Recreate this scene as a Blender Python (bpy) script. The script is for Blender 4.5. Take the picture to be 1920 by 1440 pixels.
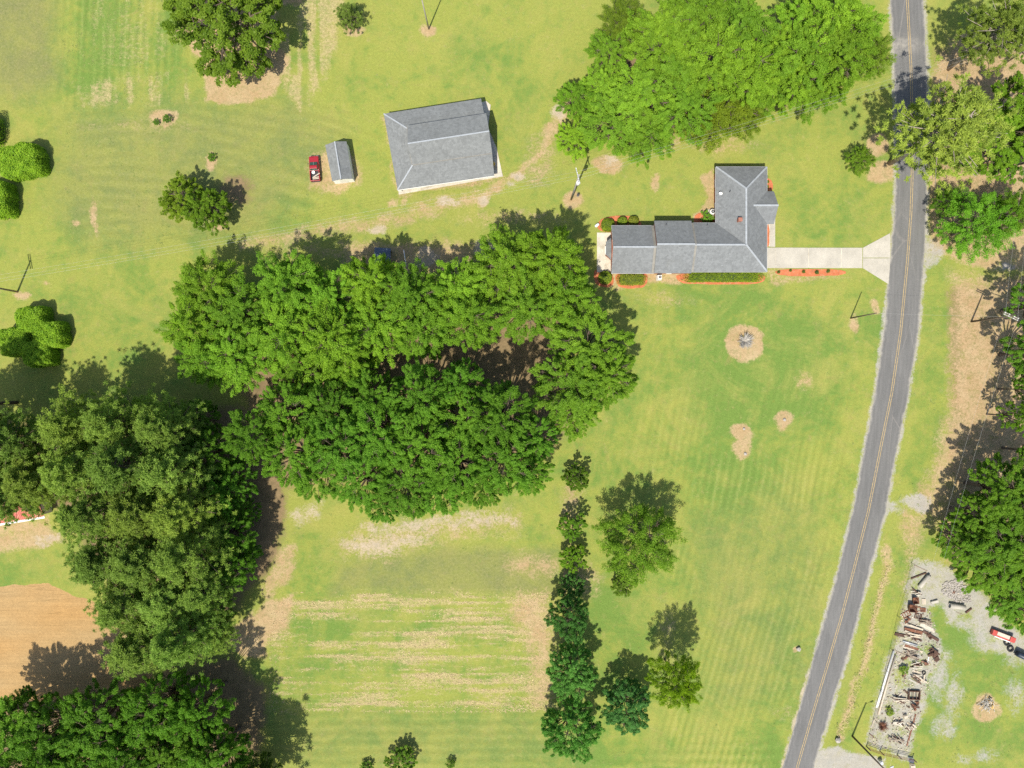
import bpy, bmesh, math, random
import numpy as np
from mathutils import Vector, Matrix

# ------------------------------------------------------------------ camera, sky, sun, exposure
for o in list(bpy.data.objects):
    bpy.data.objects.remove(o)
scn = bpy.context.scene
COL = scn.collection
H = 120.0                    # flying height of the camera (m)
S = 0.09375                  # metres per photograph pixel on the ground
rnd = random.Random(7)

cam_d = bpy.data.cameras.new('camera')
cam_d.sensor_width = 36.0
cam_d.lens = 24.0
cam_d.clip_start = 0.5
cam_d.clip_end = 6000.0
cam = bpy.data.objects.new('camera', cam_d)
COL.objects.link(cam)
cam.location = (0, 0, H)
cam.rotation_euler = (0, 0, 0)
scn.camera = cam

SUN_EL = math.radians(60.0)
SH_AZ = math.radians(22.5)   # shadows fall this far east of image-up
world = bpy.data.worlds.new('World')
scn.world = world
world.use_nodes = True
wn = world.node_tree
bg = wn.nodes['Background']
sky = wn.nodes.new('ShaderNodeTexSky')
sky.sky_type = 'NISHITA'
sky.sun_disc = False
sky.sun_elevation = SUN_EL
sky.sun_rotation = math.pi + SH_AZ
sky.air_density = 1.0
sky.dust_density = 1.5
wn.links.new(sky.outputs[0], bg.inputs[0])
bg.inputs[1].default_value = 0.125

sun_d = bpy.data.lights.new('sun', 'SUN')
sun_d.energy = 4.6
sun_d.angle = math.radians(0.6)
sun_d.color = (1.0, 0.945, 0.83)
sun = bpy.data.objects.new('sun', sun_d)
COL.objects.link(sun)
# direction in which the light travels
ld = Vector((math.sin(SH_AZ) * math.cos(SUN_EL), math.cos(SH_AZ) * math.cos(SUN_EL), -math.sin(SUN_EL)))
sun.rotation_euler = ld.to_track_quat('-Z', 'Y').to_euler()
sun.location = (-40, -90, 200)

vs = scn.view_settings
vs.view_transform = 'Standard'
vs.look = 'None'
vs.exposure = 0.50
vs.gamma = 1.0
vs.use_curve_mapping = False
scn.render.engine = 'CYCLES'
cy = scn.cycles
cy.max_bounces = 5
cy.diffuse_bounces = 3
cy.glossy_bounces = 2
cy.transmission_bounces = 3
cy.transparent_max_bounces = 4
cy.use_denoising = False
cy.sample_clamp_indirect = 4.0
cy.caustics_reflective = False
cy.caustics_refractive = False

# ------------------------------------------------------------------ helpers
def P(px, py, z=0.0):
    """map: photograph pixel of a point known to be z metres high -> metres"""
    k = S * (H - z) / H
    return ((px - 960.0) * k, (720.0 - py) * k, z)

def G(px, py):
    return P(px, py, 0.0)[:2]

def tag(o, label=None, cat=None, group=None, kind=None):
    if label: o['label'] = label
    if cat: o['category'] = cat
    if group: o['group'] = group
    if kind: o['kind'] = kind
    return o

def link(name, data, parent=None, mat=None):
    o = bpy.data.objects.new(name, data)
    COL.objects.link(o)
    if parent is not None:
        o.parent = parent
    if mat is not None and data is not None:
        data.materials.append(mat)
    return o

def thing(name, label, cat, loc=(0, 0, 0), rz=0.0, group=None):
    o = bpy.data.objects.new(name, None)
    COL.objects.link(o)
    o.empty_display_size = 0.3
    o.location = loc
    o.rotation_euler = (0, 0, rz)
    return tag(o, label, cat, group)

def fast_mesh(name, V, F, smooth=False):
    """V (n,3) array, F (m,k) array of equal sized faces"""
    V = np.asarray(V, np.float32); F = np.asarray(F, np.int32)
    m = bpy.data.meshes.new(name)
    n, k = F.shape
    m.vertices.add(len(V)); m.vertices.foreach_set('co', V.ravel())
    m.loops.add(n * k); m.loops.foreach_set('vertex_index', F.ravel())
    m.polygons.add(n)
    m.polygons.foreach_set('loop_start', np.arange(0, n * k, k, dtype=np.int32))
    m.polygons.foreach_set('loop_total', np.full(n, k, np.int32))
    if smooth:
        m.polygons.foreach_set('use_smooth', np.ones(n, bool))
    m.update(calc_edges=True)
    m.validate()
    return m

class MB:
    """collects simple solids into one mesh"""
    def __init__(self):
        self.v = []; self.f = []; self.sm = []
    def add(self, vs, fs, smooth=False):
        b = len(self.v)
        self.v += [tuple(p) for p in vs]
        self.f += [tuple(i + b for i in f) for f in fs]
        self.sm += [smooth] * len(fs)
        return self
    def box(self, c, s, rz=0.0, rx=0.0, ry=0.0):
        M = Matrix.Rotation(rz, 3, 'Z') @ Matrix.Rotation(ry, 3, 'Y') @ Matrix.Rotation(rx, 3, 'X')
        hx, hy, hz = s[0] / 2, s[1] / 2, s[2] / 2
        vs = [Vector(c) + M @ Vector((sx * hx, sy * hy, sz * hz)) for sx in (-1, 1) for sy in (-1, 1) for sz in (-1, 1)]
        return self.add(vs, [(0, 1, 3, 2), (4, 6, 7, 5), (0, 4, 5, 1), (2, 3, 7, 6), (0, 2, 6, 4), (1, 5, 7, 3)])
    def bar(self, a, b, w, h):
        """rectangular bar from a to b"""
        a = Vector(a); b = Vector(b); d = (b - a).normalized()
        up = Vector((0, 0, 1)) if abs(d.z) < 0.95 else Vector((1, 0, 0))
        s = d.cross(up).normalized(); u = s.cross(d)
        vs = []
        for p in (a, b):
            for i, j in ((-1, -1), (1, -1), (1, 1), (-1, 1)):
                vs.append(p + s * (i * w / 2) + u * (j * h / 2))
        return self.add(vs, [(0, 3, 2, 1), (4, 5, 6, 7), (0, 1, 5, 4), (1, 2, 6, 5), (2, 3, 7, 6), (3, 0, 4, 7)])
    def tube(self, pts, rads, n=8, caps=True, smooth=True):
        pts = [Vector(p) for p in pts]
        rings = []
        side = None
        vs = []; fs = []
        for i, p in enumerate(pts):
            d = (pts[min(i + 1, len(pts) - 1)] - pts[max(i - 1, 0)])
            d = d.normalized() if d.length > 1e-9 else Vector((0, 0, 1))
            if side is None:
                ref = Vector((0, 0, 1)) if abs(d.z) < 0.9 else Vector((1, 0, 0))
                side = d.cross(ref).normalized()
            else:
                side = (side - d * side.dot(d)).normalized()
            u = d.cross(side)
            r = rads[i] if hasattr(rads, '__len__') else rads
            for k in range(n):
                a = 2 * math.pi * k / n
                vs.append(p + side * (math.cos(a) * r) + u * (math.sin(a) * r))
        for i in range(len(pts) - 1):
            for k in range(n):
                fs.append((i * n + k, i * n + (k + 1) % n, (i + 1) * n + (k + 1) % n, (i + 1) * n + k))
        self.add(vs, fs, smooth)
        if caps:
            b = len(self.v) - len(vs)
            self.f.append(tuple(b + k for k in range(n - 1, -1, -1))); self.sm.append(False)
            e = b + (len(pts) - 1) * n
            self.f.append(tuple(e + k for k in range(n))); self.sm.append(False)
        return self
    def prism(self, poly, z0, z1, top_inset=0.0):
        n = len(poly)
        cx = sum(p[0] for p in poly) / n; cyy = sum(p[1] for p in poly) / n
        vs = [(p[0], p[1], z0) for p in poly]
        vs += [(p[0] + (cx - p[0]) * top_inset, p[1] + (cyy - p[1]) * top_inset, z1) for p in poly]
        ar = sum(poly[i][0] * poly[(i + 1) % n][1] - poly[(i + 1) % n][0] * poly[i][1] for i in range(n))
        idx = list(range(n)) if ar > 0 else list(range(n - 1, -1, -1))
        fs = [tuple(reversed(idx)), tuple(n + i for i in idx)]
        for k in range(n):
            a, b = idx[k], idx[(k + 1) % n]
            fs.append((a, b, n + b, n + a))
        return self.add(vs, fs)
    def slab(self, pts, t):
        """planar polygon (top face) given thickness downwards along its normal"""
        pts = [Vector(p) for p in pts]
        nrm = (pts[1] - pts[0]).cross(pts[2] - pts[0]).normalized()
        if nrm.z < 0:
            pts.reverse(); nrm = -nrm
        n = len(pts)
        vs = pts + [p - Vector((0, 0, t)) for p in pts]
        fs = [tuple(range(n)), tuple(range(2 * n - 1, n - 1, -1))]
        for k in range(n):
            a, b = k, (k + 1) % n
            fs.append((b, a, n + a, n + b))
        return self.add(vs, fs)
    def mesh(self, name):
        m = bpy.data.meshes.new(name)
        m.from_pydata(self.v, [], self.f)
        m.polygons.foreach_set('use_smooth', self.sm)
        m.update()
        return m
    def build(self, name, mat, parent=None, bevel=0.0, off=None):
        if off is not None:
            self.v = [(p[0] - off[0], p[1] - off[1], p[2]) for p in self.v]
        o = link(name, self.mesh(name), parent, mat)
        if bevel:
            md = o.modifiers.new('bevel', 'BEVEL'); md.width = bevel; md.segments = 2; md.limit_method = 'ANGLE'
        return o

# ------------------------------------------------------------------ node helpers
class NT:
    def __init__(self, name):
        self.m = bpy.data.materials.new(name); self.m.use_nodes = True
        self.t = self.m.node_tree
        self.b = self.t.nodes['Principled BSDF']
        self.out = self.t.nodes['Material Output']
    def n(self, typ, ins=None, **props):
        nd = self.t.nodes.new(typ)
        for k, v in props.items():
            setattr(nd, k, v)
        for k, v in (ins or {}).items():
            self.set(nd.inputs[k], v)
        return nd
    def set(self, sock, v):
        if isinstance(v, bpy.types.NodeSocket):
            self.t.links.new(v, sock)
        else:
            sock.default_value = v
    def pos(self):
        if not hasattr(self, '_p'): self._p = self.n('ShaderNodeNewGeometry').outputs['Position']
        return self._p
    def obj(self):
        if not hasattr(self, '_o'): self._o = self.n('ShaderNodeTexCoord').outputs['Object']
        return self._o
    def scale(self, vec, s):
        return self.n('ShaderNodeMapping', {'Vector': vec, 'Scale': s}).outputs[0]
    def noise(self, sc, det=2.0, rough=0.5, co=None, dist=0.0):
        return self.n('ShaderNodeTexNoise', {'Vector': co if co is not None else self.pos(), 'Scale': sc, 'Detail': det, 'Roughness': rough, 'Distortion': dist}).outputs['Fac']
    def attr(self, name):
        return self.n('ShaderNodeAttribute', attribute_name=name).outputs['Fac']
    def math(self, op, a, b=0.0, c=0.0):
        nd = self.n('ShaderNodeMath', operation=op)
        self.set(nd.inputs[0], a); self.set(nd.inputs[1], b); self.set(nd.inputs[2], c)
        return nd.outputs[0]
    def mr(self, v, a, b, c=0.0, d=1.0, smooth=False):
        return self.n('ShaderNodeMapRange', {0: v, 1: a, 2: b, 3: c, 4: d}, interpolation_type='SMOOTHSTEP' if smooth else 'LINEAR', clamp=True).outputs[0]
    def mix(self, f, a, b, blend='MIX'):
        nd = self.n('ShaderNodeMix', data_type='RGBA', blend_type=blend)
        def c4(c): return c if isinstance(c, bpy.types.NodeSocket) else (tuple(c) + (1.0,))[:4]
        self.set(nd.inputs[0], f); self.set(nd.inputs[6], c4(a)); self.set(nd.inputs[7], c4(b))
        return nd.outputs[2]
    def val(self, col, v):
        """multiply colour by a scalar socket"""
        return self.n('ShaderNodeHueSaturation', {'Color': col, 'Value': v}).outputs[0]
    def bump(self, h, strength, dist):
        return self.n('ShaderNodeBump', {'Height': h, 'Strength': strength, 'Distance': dist}).outputs[0]

def pm(name, col, rough=0.7, var=0.18, sc=2.0, metal=0.0, bump=0.0, bsc=20.0, col2=None, spec=0.3, world_co=True, c2lo=0.5, c2hi=0.7):
    """plain weathered surface: base colour with large + fine mottling, optional second colour in patches"""
    k = NT(name)
    co = k.pos() if world_co else k.obj()
    c = tuple(col)
    base = k.n('ShaderNodeRGB'); base.outputs[0].default_value = c + (1,)
    cs = base.outputs[0]
    if col2:
        cs = k.mix(k.mr(k.noise(sc, 5, 0.65, co), c2lo, c2hi, smooth=True), cs, col2)
    cs = k.val(cs, k.mr(k.noise(sc * 0.6, 4, 0.6, co), 0.25, 0.75, 1 - var, 1 + var))
    cs = k.val(cs, k.mr(k.noise(sc * 9, 3, 0.6, co), 0.25, 0.75, 1 - var * 0.7, 1 + var * 0.7))
    k.set(k.b.inputs['Base Color'], cs)
    k.b.inputs['Roughness'].default_value = rough
    k.b.inputs['Metallic'].default_value = metal
    k.b.inputs['Specular IOR Level'].default_value = spec
    if bump:
        k.set(k.b.inputs['Normal'], k.bump(k.noise(bsc, 4, 0.6, co), 0.6, bump))
    return k.m

# ------------------------------------------------------------------ numpy noise for the ground masks
_rg = np.random.RandomState(3)
_lat = _rg.rand(256, 256)
def vnoise(x, y, off=0):
    xi = np.floor(x).astype(int); yi = np.floor(y).astype(int)
    fx = x - xi; fy = y - yi
    fx = fx * fx * (3 - 2 * fx); fy = fy * fy * (3 - 2 * fy)
    a = _lat[(xi + off) & 255, (yi + off * 7) & 255]; b = _lat[(xi + 1 + off) & 255, (yi + off * 7) & 255]
    c = _lat[(xi + off) & 255, (yi + 1 + off * 7) & 255]; d = _lat[(xi + 1 + off) & 255, (yi + 1 + off * 7) & 255]
    return (a * (1 - fx) + b * fx) * (1 - fy) + (c * (1 - fx) + d * fx) * fy
def fbm(x, y, sc, o=4, off=0):
    r = 0; a = 0.5; t = 0
    for i in range(o):
        r = r + a * vnoise(x / sc + 31.7 * i, y / sc + 17.3 * i, off + i * 13); t += a
        a *= 0.55; sc *= 0.5
    return r / t
def sd_poly(pts, U, V):
    d = np.full(U.shape, 1e9); ins = np.zeros(U.shape, bool)
    n = len(pts)
    for i in range(n):
        x0, y0 = pts[i]; x1, y1 = pts[(i + 1) % n]
        ex, ey = x1 - x0, y1 - y0
        t = np.clip(((U - x0) * ex + (V - y0) * ey) / (ex * ex + ey * ey + 1e-9), 0, 1)
        d = np.minimum(d, (U - x0 - ex * t) ** 2 + (V - y0 - ey * t) ** 2)
        c = ((y0 > V) != (y1 > V))
        with np.errstate(divide='ignore', invalid='ignore'):
            xi = x0 + (V - y0) / (y1 - y0 + (1e-12 if y1 == y0 else 0)) * ex
        ins ^= c & (U < xi)
    d = np.sqrt(d)
    return np.where(ins, -d, d)
def sd_line(pts, U, V):
    d = np.full(U.shape, 1e9)
    for i in range(len(pts) - 1):
        x0, y0 = pts[i]; x1, y1 = pts[i + 1]
        ex, ey = x1 - x0, y1 - y0
        t = np.clip(((U - x0) * ex + (V - y0) * ey) / (ex * ex + ey * ey + 1e-9), 0, 1)
        d = np.minimum(d, (U - x0 - ex * t) ** 2 + (V - y0 - ey * t) ** 2)
    return np.sqrt(d)

# ------------------------------------------------------------------ the road's course (photograph pixels: y, left edge, yellow line, right edge)
ROAD = [(-260, 1640, 1671, 1702), (-120, 1656, 1688, 1719), (0, 1668.7, 1700.7, 1731), (130, 1676.5, 1707.8, 1737.7), (240, 1679, 1709.6, 1739), (338, 1679.5, 1709.8, 1738.5),
        (400, 1677, 1707.6, 1736.8), (490, 1668.7, 1701, 1732.6), (620, 1657.5, 1688.6, 1722), (735, 1641, 1672, 1704.2), (830, 1623, 1652.8, 1684.5),
        (960, 1598.5, 1627.5, 1659.6), (1070, 1571.5, 1600, 1630.8), (1160, 1546.6, 1576.5, 1608), (1247, 1521.6, 1551, 1583.5), (1340, 1495, 1523, 1555), (1440, 1466.9, 1494, 1525.5),
        (1580, 1424, 1452, 1484), (1760, 1370, 1398, 1430)]
_ry = np.array([r[0] for r in ROAD], float)
def road_at(py):
    return [np.interp(py, _ry, np.array([r[i] for r in ROAD], float)) for i in (1, 2, 3)]

# ------------------------------------------------------------------ ground with its patches
MASKS = {}
def build_ground():
    st = 0.33
    xs = np.arange(-98, 98.01, st); ys = np.arange(-76, 76.01, st)
    far = np.cumsum(3.0 * 1.42 ** np.arange(1, 19))
    xs = np.concatenate([-98 - far[::-1], xs, 98 + far]); ys = np.concatenate([-76 - far[::-1], ys, 76 + far])
    X, Y = np.meshgrid(xs, ys)
    nx, ny = len(xs), len(ys)
    U0 = X / S + 960; V0 = 720 - Y / S
    # wobbled map coordinates: ragged natural borders
    w1 = fbm(U0, V0, 46, 4, 1) - 0.5; w2 = fbm(U0, V0, 46, 4, 5) - 0.5
    U = U0 + 26 * w1; V = V0 + 26 * w2
    shape = X.shape
    M = {k: np.zeros(shape) for k in ('grey', 'dirt', 'pale', 'litter_shade', 'clay', 'straw', 'lush', 'dry', 'mow')}
    def put(k, shp, soft, s=1.0):
        kind = shp[0]
        if kind == 'p':
            d = sd_poly(shp[1], U, V)
        elif kind == 'l':
            d = sd_line(shp[1], U, V) - shp[2]
        else:
            _, cx, cyy, rx, ry = shp
            q = np.sqrt(((U - cx) / rx) ** 2 + ((V - cyy) / ry) ** 2)
            d = (q - 1) * min(rx, ry)
        m = np.clip(0.5 - d / soft, 0, 1) * s
        M[k] = np.maximum(M[k], m)
    # --- bare, sandy or worn spots
    put('dirt', ('p', [(380, 108), (388, 188), (430, 194), (520, 182), (545, 110), (520, 80), (470, 118)]), 10)
    put('dirt', ('p', [(520, 20), (590, 0), (600, -60), (400, -60), (330, 60), (400, 130), (520, 110)]), 14, 0.9)
    for e in ((660, 58, 17, 12), (804, 58, 16, 12), (308, 222, 25, 13), (397, 300, 11, 13), (1138, 310, 30, 15), (1395, 641, 35, 35), (1470, 790, 16, 18),
              (1393, 812, 17, 20), (1391, 845, 15, 20), (1598, 606, 7, 15), (1643, 571, 9, 11), (1077, 375, 22, 17), (40, 548, 12, 6), (54, 552, 8, 6), (1643, 272, 22, 26), (1652, 326, 30, 18), (1497, 1219, 5, 5),
              (735, 378, 10, 7), (757, 377, 5, 6), (905, 374, 13, 13), (408, 425, 14, 6), (88, 532, 6, 3), (1850, 1326, 24, 22), (180, 410, 4, 24), (146, 414, 7, 6), (1230, 345, 8, 14), (1640, 905, 6, 4)):
        put('dirt', ('e',) + e, 8)
    put('dirt', ('p', [(578, 292), (612, 276), (668, 284), (675, 344), (640, 360), (585, 352)]), 16, 0.74)
    put('dirt', ('p', [(715, 215), (728, 290), (745, 372), (830, 362), (935, 338), (945, 330), (930, 330), (750, 350), (730, 215)]), 8, 0.6)
    put('dirt', ('p', [(1318, 330), (1345, 312), (1345, 420), (1306, 424), (1300, 405), (1318, 385)]), 9, 0.85)
    put('dirt', ('p', [(1205, 508), (1275, 508), (1275, 530), (1205, 536)]), 8, 0.8)
    put('dirt', ('p', [(1112, 500), (1160, 505), (1212, 538), (1150, 545), (1112, 535)]), 10, 0.7)
    put('dirt', ('p', [(1436, 500), (1460, 500), (1600, 518), (1440, 535)]), 10, 0.5)
    put('dirt', ('l', [(1068, 190), (1035, 240), (1000, 292), (975, 325), (930, 352), (905, 362)], 9), 12, 0.78)
    put('dirt', ('l', [(905, 366), (820, 390), (700, 415), (560, 441), (455, 462)], 12), 22, 0.62)
    put('dirt', ('p', [(640, 450), (880, 455), (890, 510), (640, 520)]), 25, 0.8)
    put('dirt', ('p', [(420, 1192), (462, 1160), (500, 1128), (548, 1118), (535, 1178), (494, 1202), (498, 1232), (465, 1242)]), 14)
    put('dirt', ('p', [(516, 1030), (548, 1024), (545, 1082), (500, 1130), (495, 1100)]), 14, 0.75)
    put('dirt', ('p', [(975, 1112), (1022, 1114), (1038, 1170), (1038, 1320), (1000, 1330), (1000, 1230), (955, 1150)]), 44, 0.82)
    put('dirt', ('p', [(0, 985), (85, 972), (125, 1012), (60, 1032), (0, 1036), (-60, 1030), (-60, 990)]), 14, 0.85)
    put('dirt', ('p', [(1790, 512), (1862, 525), (1925, 520), (1990, 640), (1930, 900), (1830, 1060), (1780, 1060), (1742, 965), (1700, 962), (1752, 862), (1778, 760), (1784, 640)]), 40, 0.76)
    put('dirt', ('p', [(1745, 150), (1790, 60), (1930, 40), (2000, 520), (1850, 510), (1772, 480), (1742, 470), (1738, 330)]), 16, 0.8)
    put('dirt', ('e', 1660, 1046, 10, 30), 12, 0.8)
    for e in ((1240, 560, 40, 10, .5), (1500, 1340, 40, 8, .45), (1345, 270, 60, 14, .55), (1280, 265, 40, 12, .6), (980, 1060, 26, 14, .75), (1020, 1065, 30, 14, .7), (250, 235, 90, 8, .35), (1070, 940, 18, 60, .5),
              (1095, 1090, 36, 40, .45), (1010, 300, 30, 50, .5), (960, 410, 90, 14, .5), (600, 470, 120, 10, .5), (1510, 710, 14, 12, .7), (1250, 1190, 18, 60, .35)):
        put('dirt', ('e',) + e[:4], 26, e[4])
    # --- pale sand and gravel
    for e in ((908, 374, 11, 11), (838, 383, 20, 7), (975, 328, 14, 8), (1145, 300, 14, 7), (1045, 212, 10, 16), (1112, 165, 16, 22), (960, 345, 10, 6), (710, 425, 14, 8), (905, 470, 20, 22), (800, 478, 20, 20)):
        put('pale', ('e',) + e, 8, 0.85)
    put('dirt', ('p', [(630, 1018), (690, 985), (960, 958), (970, 990), (820, 1010), (730, 1045), (650, 1040)]), 50, 0.62)
    put('pale', ('p', [(640, 1018), (690, 1004), (790, 996), (812, 1002), (770, 1022), (720, 1036), (672, 1036)]), 30, 0.78)
    put('pale', ('p', [(672, 988), (790, 970), (950, 964), (960, 984), (800, 996), (700, 1002)]), 26, 0.66)
    put('pale', ('p', [(540, 962), (602, 944), (594, 972), (560, 986)]), 24, 0.62)
    put('pale', ('e', 1720, 941, 28, 16), 10, 0.9)
    put('pale', ('e', 1672, 955, 20, 12), 14, 0.6)
    put('pale', ('p', [(1736, 440), (1760, 452), (1775, 475), (1760, 500), (1732, 512)]), 14, 0.75)
    put('pale', ('e', 1885, 505, 22, 8), 12, 0.7)
    put('pale', ('p', [(1712, 1046), (1770, 1056), (1835, 1106), (1878, 1165), (1925, 1200), (1925, 1245), (1880, 1225), (1842, 1222), (1815, 1185), (1782, 1168), (1770, 1135), (1742, 1142), (1752, 1185), (1768, 1215), (1758, 1240), (1746, 1262), (1738, 1312), (1722, 1350), (1708, 1420), (1624, 1398), (1650, 1300), (1672, 1215), (1690, 1140), (1700, 1090)]), 16, 0.82)
    put('pale', ('p', [(1528, 1408), (1568, 1398), (1600, 1412), (1655, 1425), (1668, 1500), (1500, 1500)]), 10)
    for e in ((1772, 1230, 14, 16), (1845, 1200, 26, 22), (1845, 1418, 22, 10), (1810, 1420, 16, 6), (1895, 1240, 14, 10), (1760, 1270, 22, 40), (1790, 1300, 14, 40), (1770, 1360, 22, 24), (1905, 1300, 18, 30)):
        put('pale', ('e',) + e, 22, 0.62)
    put('pale', ('p', [(60, 1005), (118, 998), (122, 1014), (70, 1026)]), 10, 0.6)
    M['grey'] = np.clip((U0 - 1500) / 30, 0, 1)
    # sandy road shoulders
    L, C, R = road_at(V0)
    put_d = np.minimum(np.abs(U0 - L + 1), np.abs(U0 - R - 1.5))
    M['pale'] = np.maximum(M['pale'], np.clip(1.0 - put_d / 6.5 + 1.3 * (fbm(U0, V0, 16, 4, 9) - 0.55), 0, 1) * 0.85 * (np.abs(X) < 110) * (np.abs(Y) < 90))
    # --- fallen leaves under the groves, and one tree shadow painted in
    put('litter_shade', ('p', [(440, 590), (960, 540), (1060, 580), (1085, 760), (1000, 880), (540, 910), (500, 840), (440, 720)]), 40)
    put('litter_shade', ('p', [(-80, 800), (300, 770), (470, 760), (545, 800), (535, 980), (500, 1080), (420, 1170), (300, 1180), (170, 1050), (130, 960), (-80, 900)]), 30)
    put('litter_shade', ('p', [(330, 1260), (440, 1230), (500, 1300), (470, 1500), (-60, 1500), (-60, 1320), (180, 1290)]), 30)
    put('litter_shade', ('p', [(1130, 60), (1560, 40), (1600, 140), (1500, 180), (1300, 240), (1120, 230)]), 40)
    put('litter_shade', ('p', [(1775, 540), (2000, 500), (2000, 1060), (1820, 1040), (1790, 960), (1780, 840)]), 26, 0.7)
    put('litter_shade', ('p', [(1755, 90), (1990, 50), (1990, 470), (1790, 460), (1750, 330), (1765, 200)]), 26, 0.7)
    put('litter_shade', ('l', [(1072, 870), (1068, 1000), (1062, 1120), (1062, 1330)], 9), 22, 0.5)
    put('litter_shade', ('e', 440, 355, 34, 30), 20, 0.7)  # double-crowned tree's cast shadow put into the ground colour
    # --- ploughed clay field
    put('clay', ('p', [(-200, 1097), (60, 1098), (96, 1099), (160, 1118), (330, 1240), (300, 1300), (-200, 1330)]), 6)
    # --- straw stubble
    put('straw', ('p', [(490, 1118), (990, 1100), (1035, 1150), (1035, 1310), (990, 1325), (530, 1345), (505, 1240)]), 26, 0.8)
    put('straw', ('p', [(430, 1180), (520, 1120), (510, 1060), (545, 1010), (560, 1120), (520, 1240)]), 20, 0.5)
    put('straw', ('p', [(130, 150), (350, 130), (370, 195), (300, 205), (150, 205)]), 26, 0.72)
    put('straw', ('p', [(165, -60), (310, -60), (330, 110), (240, 150), (150, 120)]), 40, 0.45)
    put('straw', ('p', [(520, 70), (600, -60), (650, -60), (645, 60), (610, 160), (565, 225), (530, 160)]), 26, 0.75)
    put('straw', ('l', [(1668, 1060), (1640, 1150), (1622, 1240), (1600, 1310), (1573, 1385)], 6), 12, 0.8)
    put('dirt', ('l', [(1668, 1060), (1640, 1150), (1622, 1240), (1600, 1310), (1573, 1385)], 5), 16, 0.72)
    put('dirt', ('p', [(1690, 955), (1745, 965), (1730, 1010), (1712, 1050), (1698, 1110), (1690, 1100), (1702, 1040), (1685, 990)]), 26, 0.62)
    put('straw', ('e', 1000, 1040, 60, 24), 26, 0.5)
    put('straw', ('p', [(640, 1000), (960, 965), (1000, 1020), (700, 1060)]), 30, 0.45)
    # --- dull dry grass and lush grass
    put('dry', ('p', [(-120, -80), (98, -80), (110, 150), (60, 190), (-120, 150)]), 60, 0.8)
    put('dry', ('p', [(640, 1056), (860, 1024), (1045, 1034), (1040, 1112), (620, 1114)]), 26, 0.75)
    put('dry', ('p', [(118, 215), (300, 195), (560, 190), (640, 240), (600, 330), (470, 440), (160, 460), (100, 380)]), 80, 0.55)
    put('dry', ('e', 1530, 1260, 60, 60), 60, 0.3)
    put('dry', ('e', 700, 1360, 120, 30), 40, 0.3)
    for e in ((1430, 700, 150, 110, .8), (1330, 560, 90, 40, .6), (1380, 900, 60, 50, .6), (1640, 600, 25, 70, .8), (180, 60, 60, 120, .75), (320, 80, 26, 120, .8), (640, 1060, 90, 40, .7), (740, 1180, 240, 22, .8),
              (760, 1250, 230, 16, .7), (1130, 1200, 70, 110, .65), (1060, 1410, 160, 40, .5), (800, 1350, 160, 30, .6), (1790, 1200, 50, 60, .85), (1850, 1250, 60, 30, .7), (1890, 1380, 80, 50, .75), (1760, 1340, 30, 60, .6),
              (180, 420, 60, 60, .55), (900, 120, 60, 40, .5), (440, 450, 120, 30, .4), (560, 300, 60, 50, .6), (60, 1060, 90, 20, .5), (1560, 420, 90, 40, .5), (1765, 560, 40, 30, .6), (1730, 700, 26, 120, .6),
              (1480, 1240, 30, 140, .5), (1450, 1380, 20, 60, .8), (1690, 1040, 26, 30, .6), (520, 350, 60, 60, .5), (200, 560, 90, 40, .5)):
        put('lush', ('e',) + e[:4], 70, e[4])
    put('dry', ('p', [(500, 1340), (1040, 1335), (1100, 1440), (560, 1460)]), 60, 0.3)
    put('dry', ('p', [(1290, 980), (1500, 900), (1560, 1100), (1440, 1320), (1330, 1330)]), 80, 0.3)
    def cut(k, cx, cyy, rx, ry, s, soft=14):
        q = np.sqrt(((U - cx) / rx) ** 2 + ((V - cyy) / ry) ** 2)
        M[k] = M[k] * (1 - np.clip(0.5 - (q - 1) * min(rx, ry) / soft, 0, 1) * s)
    for e in ((1715, 1245, 14, 8, .7), (1690, 1262, 12, 10, .6), (1672, 1330, 9, 9, .6), (1700, 1285, 20, 12, .45), (1735, 1215, 16, 10, .6), (1722, 1080, 10, 6, .4), (1665, 1390, 9, 8, .4), (1690, 1375, 8, 12, .4), (1648, 1375, 6, 10, .4), (1720, 1095, 8, 7, .5), (1810, 1160, 12, 10, .5), (1850, 1195, 10, 8, .4)):
        cut('pale', *e)
    # the east and south lawns are greener than the north field
    east_l = np.clip(-sd_poly([(1130, 545), (1660, 545), (1600, 960), (1470, 1500), (560, 1500), (560, 1345), (1040, 1345), (1110, 850)], U0, V0) / 120 + 0.5, 0, 1)
    M['lush'] = np.clip(M['lush'] + 0.22 * east_l, 0, 1)
    # streak modulation: rows of the south field, lines of the north-west field
    rows = 0.6 * fbm(U0 / 20.0, V0 + 3 * w2, 5, 3, 21) + 0.4 * fbm(U0 / 2.0, V0, 40, 4, 23)
    cols = fbm(U0 + 6 * w1, V0 / 8.0, 11, 3, 33)
    south = (V0 > 900)
    east = (U0 > 1500)
    M['straw'] = np.where(south & ~east, M['straw'] * np.clip(-0.75 + 2.9 * rows, 0, 1.15), np.where(~south, M['straw'] * np.clip(-0.5 + 2.7 * cols, 0, 1.1), M['straw']))
    M['lush'] = np.clip(M['lush'] + np.where(~south & (U0 < 360) & (V0 < 200), 0.9 * (cols - 0.5), 0), 0, 1)
    # mowing lines
    dist = (C - U0) * S                       # metres west of the road
    zone = np.clip((sd_poly([(1180, 560), (1640, 560), (1600, 900), (1440, 1500), (1200, 1500), (1300, 1150), (1130, 860), (1200, 700)], U0, V0) * -1) / 60 + 0.5, 0, 1)
    amp = np.clip((V0 - 620) / 300, 0.25, 1)
    ph = dist + 0.9 * (fbm(U0, V0, 130, 3, 40) - 0.5)
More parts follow.
